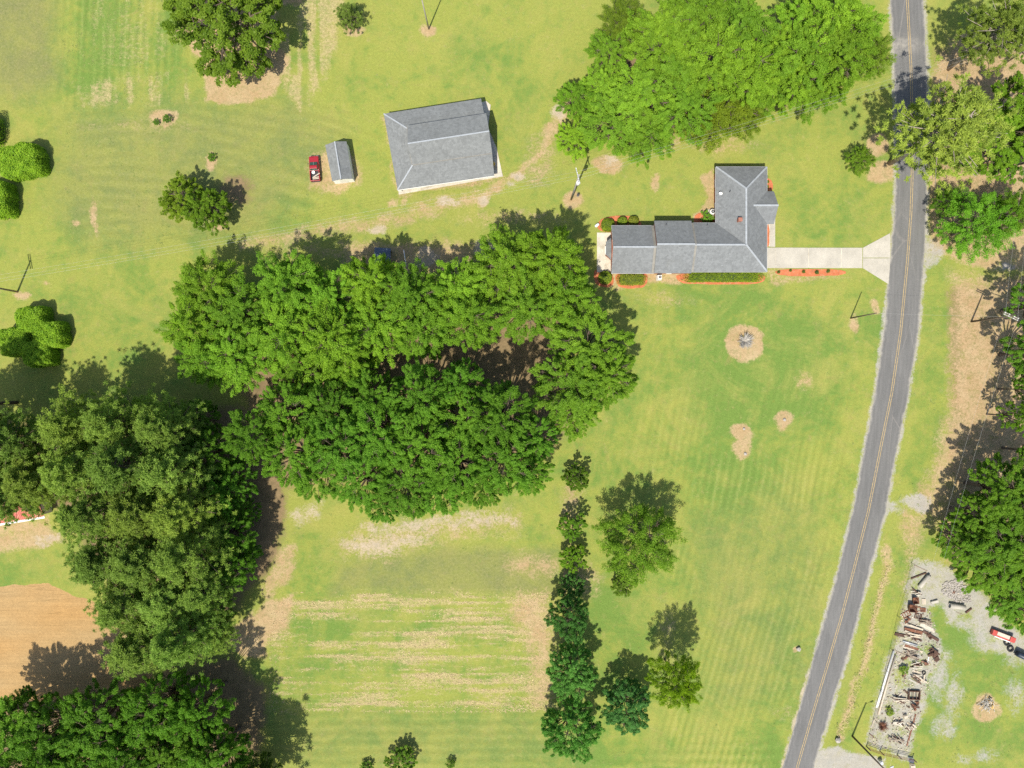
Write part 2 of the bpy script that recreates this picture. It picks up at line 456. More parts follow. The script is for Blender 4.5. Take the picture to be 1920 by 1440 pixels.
    M['mow'] = zone * amp * (0.8 * np.sin(2 * np.pi * ph / 1.3) + 0.22 * np.sin(2 * np.pi * ph / 3.9 + 1.3)) * np.clip(2.2 * fbm(U0, V0, 90, 3, 44) - 0.35, 0, 1)
    zs = np.clip(-sd_poly([(500, 1330), (1010, 1330), (1040, 1440), (1450, 1380), (1440, 1520), (560, 1520)], U0, V0) / 40 + 0.5, 0, 1)
    M['mow'] += zs * 0.6 * np.sin(2 * np.pi * (V0 * S + 1.2 * w1) / 1.7)
    # turning swirls west of the shed
    zw = np.clip(-sd_poly([(150, 215), (600, 200), (700, 260), (600, 400), (480, 440), (150, 450)], U0, V0) / 60 + 0.5, 0, 1)
    rr = np.hypot((U0 - 250) * 0.6, V0 - 620) * S
    M['mow'] += zw * 0.75 * np.sin(2 * np.pi * (rr + 2.5 * fbm(U0, V0, 150, 2, 50)) / 1.9) * np.clip(2.2 * fbm(U0, V0, 70, 3, 47) - 0.5, 0, 1)
    ztop = np.clip(-sd_poly([(100, -80), (345, -80), (380, 110), (330, 200), (120, 200)], U0, V0) / 20 + 0.5, 0, 1)
    M['mow'] += ztop * 0.9 * np.sin(2 * np.pi * (U0 * S + 0.05 * V0 * S) / 1.3) * np.clip(2.4 * cols - 0.6, 0, 1)
    idx = np.arange(nx * ny).reshape(ny, nx)
    F = np.stack([idx[:-1, :-1], idx[:-1, 1:], idx[1:, 1:], idx[1:, :-1]], -1).reshape(-1, 4)
    # gentle hollows: the roadside ditch, ruts; kept flat beside sheets laid on it
    Z = np.zeros(shape)
    ditch = sd_line([(1668, 1060), (1640, 1150), (1622, 1240), (1600, 1310), (1573, 1385)], U0, V0)
    Z -= 0.35 * np.exp(-(ditch / 11.0) ** 2)
    ditch2 = sd_line([(1590, 870), (1560, 1000), (1500, 1220), (1445, 1440), (1420, 1520)], U0, V0)
    Z -= 0.22 * np.exp(-(ditch2 / 13.0) ** 2)
    me = fast_mesh('ground', np.stack([X, Y, Z], -1).reshape(-1, 3), F, smooth=True)
    for k, a in M.items():
        at = me.attributes.new('m_' + k, 'FLOAT', 'POINT')
        at.data.foreach_set('value', a.ravel().astype(np.float32))
    return me

def ground_material():
    k = NT('ground_turf')
    p = k.pos()
    def cn(sc, det=4, rough=0.6, co=None, dist=0.0):
        return k.mr(k.noise(sc, det, rough, co, dist), 0.30, 0.70)
    fine = cn(2.4, 4, 0.75)
    grain = cn(6.5, 3, 0.75)
    mid = cn(0.55, 5, 0.68)
    big = cn(0.035, 4, 0.55)
    patch = cn(0.16, 6, 0.66, dist=0.6)
    def sub(x): return k.math('SUBTRACT', x, 0.5)
    def mul(x, y): return k.math('MULTIPLY', x, y)
    def add(*xs):
        r = xs[0]
        for x in xs[1:]: r = k.math('ADD', r, x)
        return r
    nz = add(mul(sub(mid), 0.55), mul(sub(fine), 0.5), mul(sub(grain), 0.25))
    def edge(name, amp, w=0.14, lo=0.5):
        at = k.attr('m_' + name)
        # noise only acts where the patch already is, so nothing appears out of open turf
        return at, k.mr(add(at, mul(mul(nz, amp), k.mr(at, 0.0, 0.25))), lo - w, lo + w, smooth=True)
    # turf: yellow-green <-> green by attribute and broad noise
    lush = add(k.attr('m_lush'), mul(sub(patch), 1.15), mul(sub(big), 0.7), mul(sub(mid), 1.0), mul(sub(fine), 0.4))
    turf = k.mix(k.mr(lush, -0.15, 0.80), (0.243, 0.266, 0.057), (0.134, 0.208, 0.043))
    # worn yellowish and brownish spots in the lawn
    turf = k.mix(mul(k.mr(k.noise(0.10, 6, 0.68, dist=0.8), 0.50, 0.72), 0.8), turf, (0.298, 0.284, 0.074))
    turf = k.mix(mul(k.mr(k.noise(0.33, 6, 0.72, dist=0.5), 0.56, 0.74), 0.5), turf, (0.265, 0.222, 0.080))
    mow = k.attr('m_mow')
    turf = k.val(turf, k.mr(add(mow, mul(sub(mid), 0.5)), -1.2, 1.2, 0.84, 1.12))
    turf = k.mix(k.mr(add(mow, mul(sub(fine), 0.6)), 0.3, 1.4, 0, 0.5), turf, (0.290, 0.272, 0.095))
    turf = k.mix(k.mr(add(mul(mow, -1.0), mul(sub(fine), 0.6)), 0.3, 1.4, 0, 0.5), turf, (0.125, 0.200, 0.040))
    # weedy darker flecks and bleached flecks
    turf = k.mix(k.mr(k.noise(0.85, 6, 0.78), 0.56, 0.72, 0, 0.45), turf, (0.100, 0.195, 0.036))
    turf = k.mix(k.mr(k.noise(0.7, 7, 0.8, dist=0.4), 0.57, 0.70, 0, 0.5), turf, (0.340, 0.285, 0.125))
    at = k.attr('m_dry')
    turf = k.mix(mul(at, k.mr(add(nz, sub(patch)), -0.6, 0.6, 0.45, 1.1)), turf, k.mix(fine, (0.135, 0.150, 0.058), (0.215, 0.200, 0.092)))
    # straw stubble
    at = k.attr('m_straw')
    st_n = add(mul(cn(1.1, 6, 0.8, k.scale(p, (0.8, 1.4, 1))), 0.6), mul(grain, 0.25), mul(fine, 0.15))
    e = k.mr(add(mul(at, 0.8), sub(st_n), -0.02), 0.26, 0.80, smooth=True)
    turf = k.mix(mul(e, 0.8), turf, k.mix(fine, (0.290, 0.225, 0.115), (0.470, 0.372, 0.200)))
    # fallen leaves and the painted tree shadow
    at, e = edge('litter_shade', 0.8, 0.4)
    turf = k.mix(mul(e, 0.92), turf, k.mix(mid, (0.135, 0.095, 0.058), (0.255, 0.175, 0.100)))
    # dirt
    at, e = edge('dirt', 1.25, 0.42)
    dirtc = k.mix(cn(0.3, 5, 0.65), (0.360, 0.238, 0.128), (0.420, 0.312, 0.182))
    dirtc = k.mix(k.mr(k.noise(0.8, 7, 0.8), 0.50, 0.64, 0, 0.65), dirtc, (0.225, 0.205, 0.090))
    turf = k.mix(mul(e, 0.92), turf, dirtc)
    # clay with plough lines
    at, e = edge('clay', 0.35, 0.12)
    ln = cn(1.0, 5, 0.65, k.scale(p, (0.035, 1.7, 1)))
    clay = k.mix(cn(0.07, 4, 0.55, k.scale(p, (0.6, 2.0, 1))), (0.365, 0.262, 0.132), (0.395, 0.240, 0.098))
    clay = k.val(clay, k.mr(ln, 0, 1, 0.90, 1.05))
    clay = k.val(clay, k.mr(mid, 0, 1, 0.92, 1.06))
    fur = k.noise(1.0, 2, 0.5, k.scale(p, (0.012, 0.55, 1)))
    clay = k.val(clay, k.mr(k.math('ABSOLUTE', sub(fur)), 0.0, 0.008, 0.78, 1.0))
    turf = k.mix(e, turf, clay)
    # pale sand and gravel
    at, e = edge('pale', 1.3, 0.42)
    grav = k.mix(mid, (0.430, 0.338, 0.225), (0.410, 0.345, 0.260))
    grav = k.mix(k.mr(k.noise(0.9, 7, 0.8), 0.50, 0.64, 0, 0.6), grav, (0.27, 0.25, 0.165))
    grav = k.mix(k.attr('m_grey'), grav, k.mix(mid, (0.375, 0.340, 0.290), (0.320, 0.305, 0.278)))
    grav = k.mix(k.mr(k.noise(0.6, 7, 0.8), 0.50, 0.64, 0, 0.6), grav, (0.25, 0.225, 0.165))
    turf = k.mix(mul(e, 0.93), turf, grav)
    # grain
    turf = k.val(turf, k.mr(fine, 0, 1, 0.87, 1.11))
    turf = k.val(turf, k.mr(grain, 0, 1, 0.85, 1.13))
    k.set(k.b.inputs['Base Color'], turf)
    k.b.inputs['Roughness'].default_value = 0.95
    k.b.inputs['Specular IOR Level'].default_value = 0.08
    k.set(k.b.inputs['Normal'], k.bump(add(mul(fine, 0.6), mul(grain, 0.5)), 0.4, 0.12))
    return k.m

ground = link('ground', build_ground(), None, ground_material())
tag(ground, kind='structure')

# ------------------------------------------------------------------ materials
def asphalt_mat():
    k = NT('asphalt')
    a = k.attr('across')          # -1 .. 1 over the carriageway
    n1 = k.noise(0.25, 5, 0.6, k.scale(k.pos(), (1, 0.35, 1)))
    n2 = k.noise(5.0, 4, 0.7)
    c = k.mix(k.mr(n1, 0.3, 0.7), (0.114, 0.113, 0.109), (0.150, 0.147, 0.140))
    ab = k.math('ABSOLUTE', a)
    tr = k.math('ADD', k.mr(k.math('ABSOLUTE', k.math('SUBTRACT', ab, 0.27)), 0.0, 0.13, 1, 0, True), k.mr(k.math('ABSOLUTE', k.math('SUBTRACT', ab, 0.72)), 0.0, 0.13, 1, 0, True))
    c = k.mix(k.math('MULTIPLY', tr, 0.35), c, (0.165, 0.158, 0.152))
    c = k.mix(k.mr(k.math('ADD', ab, k.math('MULTIPLY', k.noise(0.8, 4, 0.7), 0.35)), 1.02, 1.24, 0, 0.8, True), c, (0.34, 0.315, 0.27))
    cr = k.n('ShaderNodeTexVoronoi', {'Vector': k.scale(k.pos(), (0.20, 0.06, 1)), 'Scale': 1.0, 'Randomness': 1.0}, feature='DISTANCE_TO_EDGE').outputs[0]
    crk = k.math('MULTIPLY', k.mr(cr, 0.0, 0.012, 1, 0), k.mr(k.noise(0.05, 2, 0.5), 0.5, 0.6))
    c = k.mix(k.math('MULTIPLY', crk, 0.5), c, (0.24, 0.22, 0.2))
    dv = k.n('ShaderNodeVectorMath', {0: k.scale(k.pos(), (0.45, 1, 1)), 1: (0.45 * 68.2, 59.6, 0)}, operation='DISTANCE').outputs['Value']
    c = k.mix(k.math('MULTIPLY', k.mr(dv, 0.2, 2.6, 1, 0, True), k.mr(k.noise(1.3, 5, 0.7), 0.35, 0.65, 0.1, 0.6)), c, (0.36, 0.33, 0.28))
    c = k.val(c, k.mr(n2, 0.25, 0.75, 0.84, 1.16))
    # cross wear: fine lighter lines along the direction of travel
    c = k.val(c, k.mr(k.noise(3.2, 3, 0.6, k.scale(k.pos(), (1, 0.05, 1))), 0.3, 0.7, 0.92, 1.08))
    k.set(k.b.inputs['Base Color'], c)
    k.b.inputs['Roughness'].default_value = 0.88
    k.b.inputs['Specular IOR Level'].default_value = 0.25
    k.set(k.b.inputs['Normal'], k.bump(n2, 0.3, 0.03))
    return k.m

def shingle_mat(name, base=(0.168, 0.176, 0.178), sc=1.0):
    k = NT(name)
    g = k.n('ShaderNodeNewGeometry')
    p = k.pos()
    c = k.mix(k.mr(k.noise(0.35, 5, 0.6), 0.3, 0.7), tuple(b * 0.95 for b in base), tuple(b * 1.07 for b in base))
    tabs = k.n('ShaderNodeTexVoronoi', {'Vector': p, 'Scale': 2.6, 'Randomness': 0.9}, feature='F1').outputs['Color']
    sep = k.n('ShaderNodeSeparateColor', {0: tabs}).outputs[0]
    c = k.val(c, k.mr(sep, 0, 1, 0.88, 1.12))
    zc = k.n('ShaderNodeSeparateXYZ', {0: p}).outputs[2]
    course = k.math('FRACT', k.math('MULTIPLY', zc, 7.5))
    c = k.val(c, k.mr(course, 0.0, 0.2, 0.85, 1.0))
    c = k.val(c, k.mr(k.noise(9, 3, 0.7), 0.25, 0.75, 0.8, 1.2))
    c = k.mix(k.mr(k.noise(0.22, 4, 0.6, dist=0.5), 0.6, 0.8, 0, 0.35), c, (0.19, 0.185, 0.16))
    k.set(k.b.inputs['Base Color'], c)
    k.b.inputs['Roughness'].default_value = 0.9
    k.b.inputs['Specular IOR Level'].default_value = 0.2
    k.set(k.b.inputs['Normal'], k.bump(k.noise(9, 3, 0.7), 0.4, 0.03))
    return k.m

MAT = {}
MAT['asphalt'] = asphalt_mat()
MAT['shingle'] = shingle_mat('roof_shingles')
MAT['shingle2'] = shingle_mat('roof_shingles_weathered', (0.172, 0.180, 0.178))
MAT['ridge'] = pm('ridge_cap', (0.30, 0.32, 0.335), 0.85, 0.15, 3)
MAT['flash'] = pm('valley_flashing', (0.21, 0.20, 0.175), 0.8, 0.2, 2)
MAT['yellow'] = pm('road_paint_yellow', (0.37, 0.275, 0.135), 0.8, 0.2, 3, col2=(0.20, 0.165, 0.11), c2lo=0.48, c2hi=0.68)
MAT['concrete'] = pm('concrete', (0.40, 0.37, 0.31), 0.9, 0.16, 0.6, bump=0.02, col2=(0.37, 0.345, 0.29))
MAT['concrete_old'] = pm('concrete_stained', (0.50, 0.455, 0.37), 0.9, 0.2, 0.8, bump=0.02, col2=(0.36, 0.32, 0.24))
MAT['mulch'] = pm('pine_straw_mulch', (0.44, 0.135, 0.058), 0.95, 0.28, 2.0, bump=0.06, bsc=9, col2=(0.38, 0.20, 0.11))
MAT['brick'] = pm('brick_wall', (0.30, 0.13, 0.09), 0.9, 0.25, 4)
MAT['white'] = pm('white_paint', (0.78, 0.77, 0.74), 0.6, 0.06, 1.5)
MAT['trim'] = pm('painted_trim', (0.66, 0.64, 0.59), 0.7, 0.08, 2)
MAT['gutter'] = pm('gutter_paint', (0.40, 0.40, 0.40), 0.6, 0.1, 2)
MAT['glass'] = pm('window_glass', (0.03, 0.04, 0.045), 0.08, 0.05, 1, spec=0.8)
MAT['greenglass'] = pm('tinted_glass', (0.035, 0.075, 0.055), 0.12, 0.1, 2, spec=0.7)
MAT['wood'] = pm('weathered_wood', (0.26, 0.21, 0.155), 0.85, 0.25, 3, col2=(0.36, 0.33, 0.28))
MAT['darkwood'] = pm('dark_creosote_wood', (0.10, 0.075, 0.055), 0.85, 0.3, 3)
MAT['greypole'] = pm('grey_weathered_pole', (0.30, 0.275, 0.235), 0.85, 0.25, 3)
MAT['metal'] = pm('galvanised_steel', (0.52, 0.53, 0.53), 0.45, 0.12, 2, metal=0.5)
MAT['wire'] = pm('aluminium_wire', (0.50, 0.50, 0.47), 0.5, 0.05, 1, metal=0.2)
MAT['darkmetal'] = pm('dark_metal', (0.045, 0.045, 0.048), 0.5, 0.2, 3)
MAT['rust'] = pm('rusted_steel', (0.165, 0.072, 0.042), 0.9, 0.35, 3, bump=0.02, col2=(0.27, 0.15, 0.10))
MAT['rustdark'] = pm('dark_rusted_steel', (0.085, 0.048, 0.034), 0.9, 0.35, 3, col2=(0.16, 0.09, 0.06))
MAT['red'] = pm('red_car_paint', (0.30, 0.018, 0.026), 0.35, 0.12, 2, spec=0.5, col2=(0.36, 0.04, 0.045), c2lo=.55, c2hi=.75)
MAT['machinered'] = pm('red_machine_paint', (0.42, 0.07, 0.055), 0.5, 0.15, 2, col2=(0.46, 0.17, 0.14))
MAT['rubber'] = pm('tyre_rubber', (0.022, 0.022, 0.022), 0.8, 0.2, 5)
MAT['bark'] = pm('bark', (0.11, 0.082, 0.058), 0.95, 0.35, 2.5, bump=0.04, bsc=8, col2=(0.17, 0.14, 0.11))
MAT['greybark'] = pm('grey_bark', (0.30, 0.255, 0.21), 0.95, 0.3, 2.5, bump=0.04, bsc=8)
MAT['redroof'] = pm('red_metal_roof', (0.46, 0.105, 0.075), 0.5, 0.15, 0.8, col2=(0.52, 0.26, 0.18))
MAT['navy'] = pm('navy_tarp_roof', (0.085, 0.115, 0.165), 0.6, 0.2, 1.0)
MAT['stone'] = pm('pale_stone', (0.34, 0.31, 0.275), 0.9, 0.25, 4)
MAT['straw'] = pm('dead_straw', (0.50, 0.395, 0.215), 0.95, 0.25, 1.2, col2=(0.38, 0.29, 0.155))
MAT['greystraw'] = pm('grey_dead_stalk', (0.42, 0.395, 0.35), 0.9, 0.3, 3)
MAT['yellowplastic'] = pm('yellow_plastic', (0.62, 0.40, 0.04), 0.5, 0.1, 3)
MAT['yellowlog'] = pm('fresh_split_log', (0.50, 0.33, 0.12), 0.85, 0.2, 3)
MAT['navydark'] = pm('blue_black_paint', (0.025, 0.035, 0.055), 0.4, 0.2, 2)
MAT['plank'] = pm('pale_plank', (0.48, 0.41, 0.31), 0.85, 0.2, 3, col2=(0.40, 0.37, 0.32))

def leaf_mat(name, dark, lite, trans=0.35):
    k = NT(name)
    lv = k.attr('lv')
    c = k.mix(k.mr(lv, 0.1, 0.95), dark, lite)
    oc = k.n('ShaderNodeObjectInfo').outputs['Color']
    c = k.mix(1.0, c, oc, 'MULTIPLY')
    k.t.nodes.remove(k.b)
    d = k.n('ShaderNodeBsdfDiffuse', {'Color': c, 'Roughness': 0.3})
    tc = k.mix(1.0, c, (1.25, 1.30, 0.55), 'MULTIPLY')
    t = k.n('ShaderNodeBsdfTranslucent', {'Color': tc})
    m1 = k.n('ShaderNodeMixShader', {0: trans}); k.t.links.new(d.outputs[0], m1.inputs[1]); k.t.links.new(t.outputs[0], m1.inputs[2])
    g = k.n('ShaderNodeBsdfGlossy', {'Color': (0.75, 0.85, 0.5, 1), 'Roughness': 0.5})
    m2 = k.n('ShaderNodeMixShader', {0: 0.014}); k.t.links.new(m1.outputs[0], m2.inputs[1]); k.t.links.new(g.outputs[0], m2.inputs[2])
    k.t.links.new(m2.outputs[0], k.out.inputs[0])
    return k.m
MAT['leaf'] = leaf_mat('broad_leaves', (0.112, 0.225, 0.016), (0.282, 0.445, 0.036), 0.40)
MAT['needle'] = leaf_mat('pine_needles', (0.125, 0.180, 0.030), (0.340, 0.410, 0.070), 0.32)
MAT['hedgeleaf'] = leaf_mat('hedge_leaves', (0.100, 0.205, 0.014), (0.280, 0.420, 0.034), 0.4)
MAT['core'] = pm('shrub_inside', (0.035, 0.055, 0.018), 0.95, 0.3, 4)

# ------------------------------------------------------------------ road, driveway, walks
def build_road():
    py = np.arange(-240, 1740, 6.0)
    L, C, R = road_at(py)
    n = len(py); cols = 13
    rg = np.random.RandomState(5)
    jl = np.convolve(rg.randn(n + 4), np.ones(3) / 3, 'same')[:n] * 0.9
    jr = np.convolve(rg.randn(n + 4), np.ones(3) / 3, 'same')[:n] * 0.9
    V = []; A = []
    for i in range(n):
        l = L[i] + jl[i]; r = R[i] + jr[i]
        for j in range(cols):
            t = j / (cols - 1)
            x, y = G(l + (r - l) * t, py[i])
            V.append((x, y, 0.012 + 0.05 * (1 - (2 * t - 1) ** 2))); A.append(2 * t - 1)
    idx = np.arange(n * cols).reshape(n, cols)
    F = np.stack([idx[:-1, :-1], idx[1:, :-1], idx[1:, 1:], idx[:-1, 1:]], -1).reshape(-1, 4)
    me = fast_mesh('road', V, F, True)
    at = me.attributes.new('across', 'FLOAT', 'POINT'); at.data.foreach_set('value', np.array(A, np.float32))
    road = link('road', me, None, MAT['asphalt']); tag(road, kind='structure')
    for off in (-1.75, 1.75):
        V = []
        for i in range(n):
            for e in (-0.62, 0.62):
                x, y = G(C[i] + off + e, py[i]); V.append((x, y, 0.067))
        idx = np.arange(n * 2).reshape(n, 2)
        F = np.stack([idx[:-1, 0], idx[1:, 0], idx[1:, 1], idx[:-1, 1]], -1)
        link('centre_line', fast_mesh('centre_line', V, F), road, MAT['yellow'])
    return road
build_road()

def paved(name, polys, z, mat, label=None, parent=None):
    """paving of separate cast slabs: each slab its own object, joints left open between them"""
    root = parent
    xs_ = [G(*p)[0] for pl in polys for p in pl]; ys_ = [G(*p)[1] for pl in polys[:4] for p in pl]
    xm_ = max(G(*p)[0] for pl in polys[:4] for p in pl)
    MB().prism([(min(xs_) + .1, min(ys_) + .1), (xm_ - .1, min(ys_) + .1), (xm_ - .1, max(ys_) - .1), (min(xs_) + .1, max(ys_) - .1)], 0, 0.02).build('base_course', MAT['concrete_old'], root)
    for pl in polys:
        q = [G(*p) for p in pl]
        cx = sum(p[0] for p in q) / len(q); cyy = sum(p[1] for p in q) / len(q)
        g = 0.025
        q = [(x + g * (1 if cx > x else -1), y + g * (1 if cyy > y else -1)) for x, y in q]
        mb = MB().prism([(x - cx, y - cyy) for x, y in q], 0, z)
        o = mb.build('slab', mat, root)
        o.location = (cx, cyy, 0)
dw = bpy.data.objects.new('driveway', None); COL.objects.link(dw); tag(dw, kind='structure')
paved('driveway', [[(1437, 464), (1454, 464), (1454, 503), (1437, 503)], [(1454, 464), (1515.5, 464.3), (1515.5, 503), (1454, 503)],
                   [(1516.5, 464.3), (1577, 464.3), (1577, 503), (1516.5, 503)], [(1578, 464.3), (1617, 464.3), (1617, 503), (1578, 503)],
                   [(1617.6, 464.3), (1669, 437), (1669.5, 483.5), (1617.6, 483.5)], [(1617.6, 484), (1669.5, 484), (1666, 533), (1617.6, 503)]], 0.05, MAT['concrete'], parent=dw)
wk = bpy.data.objects.new('front_walk', None); COL.objects.link(wk); tag(wk, kind='structure')
paved('walk', [[(1443.5, 421), (1453.5, 421), (1453.5, 441), (1443.5, 441)], [(1443.5, 441.6), (1453.5, 441.6), (1453.5, 463.2), (1443.5, 463.2)], [(1440, 395), (1454, 395), (1453.5, 420.4), (1440, 420.4)]], 0.06, MAT['concrete'], parent=wk)
pt = bpy.data.objects.new('patio', None); COL.objects.link(pt); tag(pt, kind='structure')
paved('patio', [[(1119, 436), (1152, 436), (1152, 461), (1119, 461)], [(1119, 461.6), (1152, 461.6), (1152, 486), (1119, 486)], [(1119, 486.6), (1152, 486.6), (1152, 511), (1119, 511)]], 0.06, MAT['concrete_old'], parent=pt)

def smooth_poly(pts, n=3):
    for _ in range(n):
        q = []
        for i in range(len(pts)):
            a, b = pts[i], pts[(i + 1) % len(pts)]
            q.append((a[0] * .75 + b[0] * .25, a[1] * .75 + b[1] * .25)); q.append((a[0] * .25 + b[0] * .75, a[1] * .25 + b[1] * .75))
        pts = q
    return pts
def bed(pts, label):
    q = smooth_poly([G(*p) for p in pts], 2)
    q = [(x + rnd.uniform(-.06, .06), y + rnd.uniform(-.06, .06)) for x, y in q]
    o = MB().prism(q, 0, 0.045, 0.03).build('mulch_bed', MAT['mulch']); tag(o, label, 'flower bed')
    return o
bed([(1454, 503.8), (1586, 503.8), (1587, 517), (1500, 518), (1454, 516)], 'orange mulch bed along the south edge of the driveway')
bed([(1121, 412), (1150, 404), (1195, 404), (1205, 425), (1200, 436), (1121, 437)], 'orange mulch bed around three clipped round bushes by the patio')
bed([(1114, 505), (1122, 508), (1150, 512), (1152, 536), (1130, 540), (1114, 530)], 'orange mulch bed under the round bush south of the patio')
bed([(1154, 510), (1214, 510), (1215, 530), (1204, 541), (1164, 541), (1154, 530)], 'orange mulch bed around the short hedge on the south wall')
bed([(1268, 510), (1436, 510), (1434, 530), (1400, 534), (1290, 533), (1268, 527)], 'long orange mulch bed around the long hedge under the south eaves')
bed([(1436, 420), (1443, 420), (1443, 463), (1436, 463)], 'narrow orange mulch strip between front wall and walk')
bed([(1436, 333), (1446, 336), (1450, 350), (1448, 358), (1436, 358)], 'orange mulch patch beside the front porch')
bed([(1303, 402), (1318, 398), (1330, 408), (1344, 410), (1344, 421), (1300, 421)], 'orange mulch in the inner corner of the house')

# ------------------------------------------------------------------ vegetation generators
def rand_dirs(rg, n):
    v = rg.normal(size=(n, 3)); return v / np.linalg.norm(v, axis=1, keepdims=True)

def leaves_mesh(name, pos, nrm, ln, wd, lv, rg, along=None):
    """one rhombic face per leaf; along: preferred direction of the long axis"""
    n = len(pos)
    t = rand_dirs(rg, n) if along is None else along + 0.25 * rand_dirs(rg, n)
    t = t - nrm * np.sum(t * nrm, 1, keepdims=True)
    t /= np.linalg.norm(t, axis=1, keepdims=True) + 1e-9
    b = np.cross(nrm, t)
    L = (ln * rg.uniform(0.7, 1.3, n))[:, None]; W = (wd * rg.uniform(0.7, 1.3, n))[:, None]
    V = np.stack([pos - t * L / 2, pos + b * W / 2 - t * L * 0.05, pos + t * L / 2, pos - b * W / 2 - t * L * 0.05], 1).reshape(-1, 3)
    F = np.arange(4 * n).reshape(n, 4)
    me = fast_mesh(name, V, F)
    at = me.attributes.new('lv', 'FLOAT', 'FACE'); at.data.foreach_set('value', lv.astype(np.float32))
    return me

def norm(v): return v / (np.linalg.norm(v, axis=1, keepdims=True) + 1e-9)

def broadleaf(seed, R=6.0, Ht=15.0, base=0.28, lobes=15, clumps=13, per=105, leaf=(0.36, 0.22), rl=(0.34, 0.48), droop=0.25, hole=0.0, shell=0.95, flat=0.85, trunk=0.32, spray=0.8):
    rg = np.random.RandomState(seed)
    zb = Ht * base; zc = (Ht + zb) / 2 * 0.98; Rz = (Ht - zb) / 2
    LC = []; LR = []
    ga = math.pi * (3 - math.sqrt(5)); ph0 = rg.rand() * 6.28
    for i in range(lobes):
        u = 1 - (i + 0.5) / lobes * (1.0 + droop + 0.25)
        u = np.clip(u + rg.uniform(-.08, .08), -0.6, 0.98)
        a = ph0 + ga * i + rg.uniform(-.3, .3)
        s = math.sqrt(max(0, 1 - u * u))
        q = rg.uniform(*rl)
        k = 1.0 - q * 0.95 + rg.uniform(-.16, .14)
        LC.append((s * math.cos(a) * R * k, s * math.sin(a) * R * k, zc + u * Rz * k)); LR.append(q * R)
    LC = np.array(LC); LR = np.array(LR)
    cc = np.array([0, 0, zc - 0.25 * Rz])
    oh = LC * np.array([1, 1, 0.3]) - np.array([0, 0, 0.3 * zc]); oh = oh / (np.linalg.norm(oh, axis=1, keepdims=True) + 1e-6)
    CC = []; CR = []; CL = []; CO = []
    for i in range(lobes):
        out = (LC[i] - cc); out /= np.linalg.norm(out)
        out = out * 0.7 + np.array([0, 0, 0.5]); out /= np.linalg.norm(out)
        d = rand_dirs(rg, clumps * 4)
        d = d[(d @ out) > -0.25][:clumps]
        for v in d:
            if rg.rand() < hole: continue
            r = LR[i] * 0.92
            v = v + oh[i] * (v @ oh[i]) * 0.45
            CC.append(LC[i] + v * r * rg.uniform(0.55, 1.0) * np.array([1, 1, flat])); CR.append(r * rg.uniform(0.24, 0.46)); CL.append(i); CO.append(v)
    CC = np.array(CC); CR = np.array(CR); CO = np.array(CO); n = len(CC)
    k = rg.poisson(per, n); own = np.repeat(np.arange(n), k); N = len(own)
    d = rand_dirs(rg, N)
    bias = norm(CO[own] * 0.5 + np.array([0, 0, 0.6]))
    d = norm(d + 0.55 * bias)
    r = CR[own] * (1 - shell * 0.5 + shell * 0.5 * rg.rand(N)) * rg.uniform(0.75, 1.12, N)
    ax = CC * np.array([1, 1, 0]) + 0.25 * R * rand_dirs(rg, n); ax[:, 2] = 0.3 * np.linalg.norm(ax, axis=1); ax = norm(ax)
    off_ = d * 0.8 + ax[own] * (np.sum(d * ax[own], 1, keepdims=True) * spray)
    pos = CC[own] + off_ * r[:, None] * np.array([1, 1, 0.8])
    nrm = norm(0.55 * d + np.array([0, 0, 0.55]) + 0.75 * rand_dirs(rg, N))
    cl = rg.rand(n); ll = rg.rand(lobes)
    lv = 0.35 * cl[own] + 0.2 * ll[np.array(CL)[own]] + 0.45 * rg.rand(N)
    crown = leaves_mesh('crown', pos, nrm, leaf[0], leaf[1], lv, rg)
    # trunk, limbs, twigs
    mb = MB(); fork = zb + 0.12 * (Ht - zb)
    tr = trunk
    mb.tube([(0, 0, -0.05), (0, 0, 0.35), (0.05, 0.03, fork * 0.6), (0, 0, fork)], [tr * 1.5, tr * 1.08, tr * 0.9, tr * 0.8], 8)
    for i in range(lobes):
        c = Vector(LC[i]); s = Vector((0, 0, fork - rg.uniform(0, 0.25) * fork * 0.4))
        mid = s.lerp(c, 0.5) + Vector((rg.uniform(-.4, .4), rg.uniform(-.4, .4), -0.08 * (c - s).length))
        mb.tube([s, mid, c], [tr * 0.5, tr * 0.32, tr * 0.16], 5, caps=False)
    for i in range(0, n, 2):
        a = Vector(LC[CL[i]]); mb.tube([a, Vector(CC[i])], [0.06, 0.02], 3, caps=False)
    return mb.mesh('trunk'), crown, R, Ht, zc

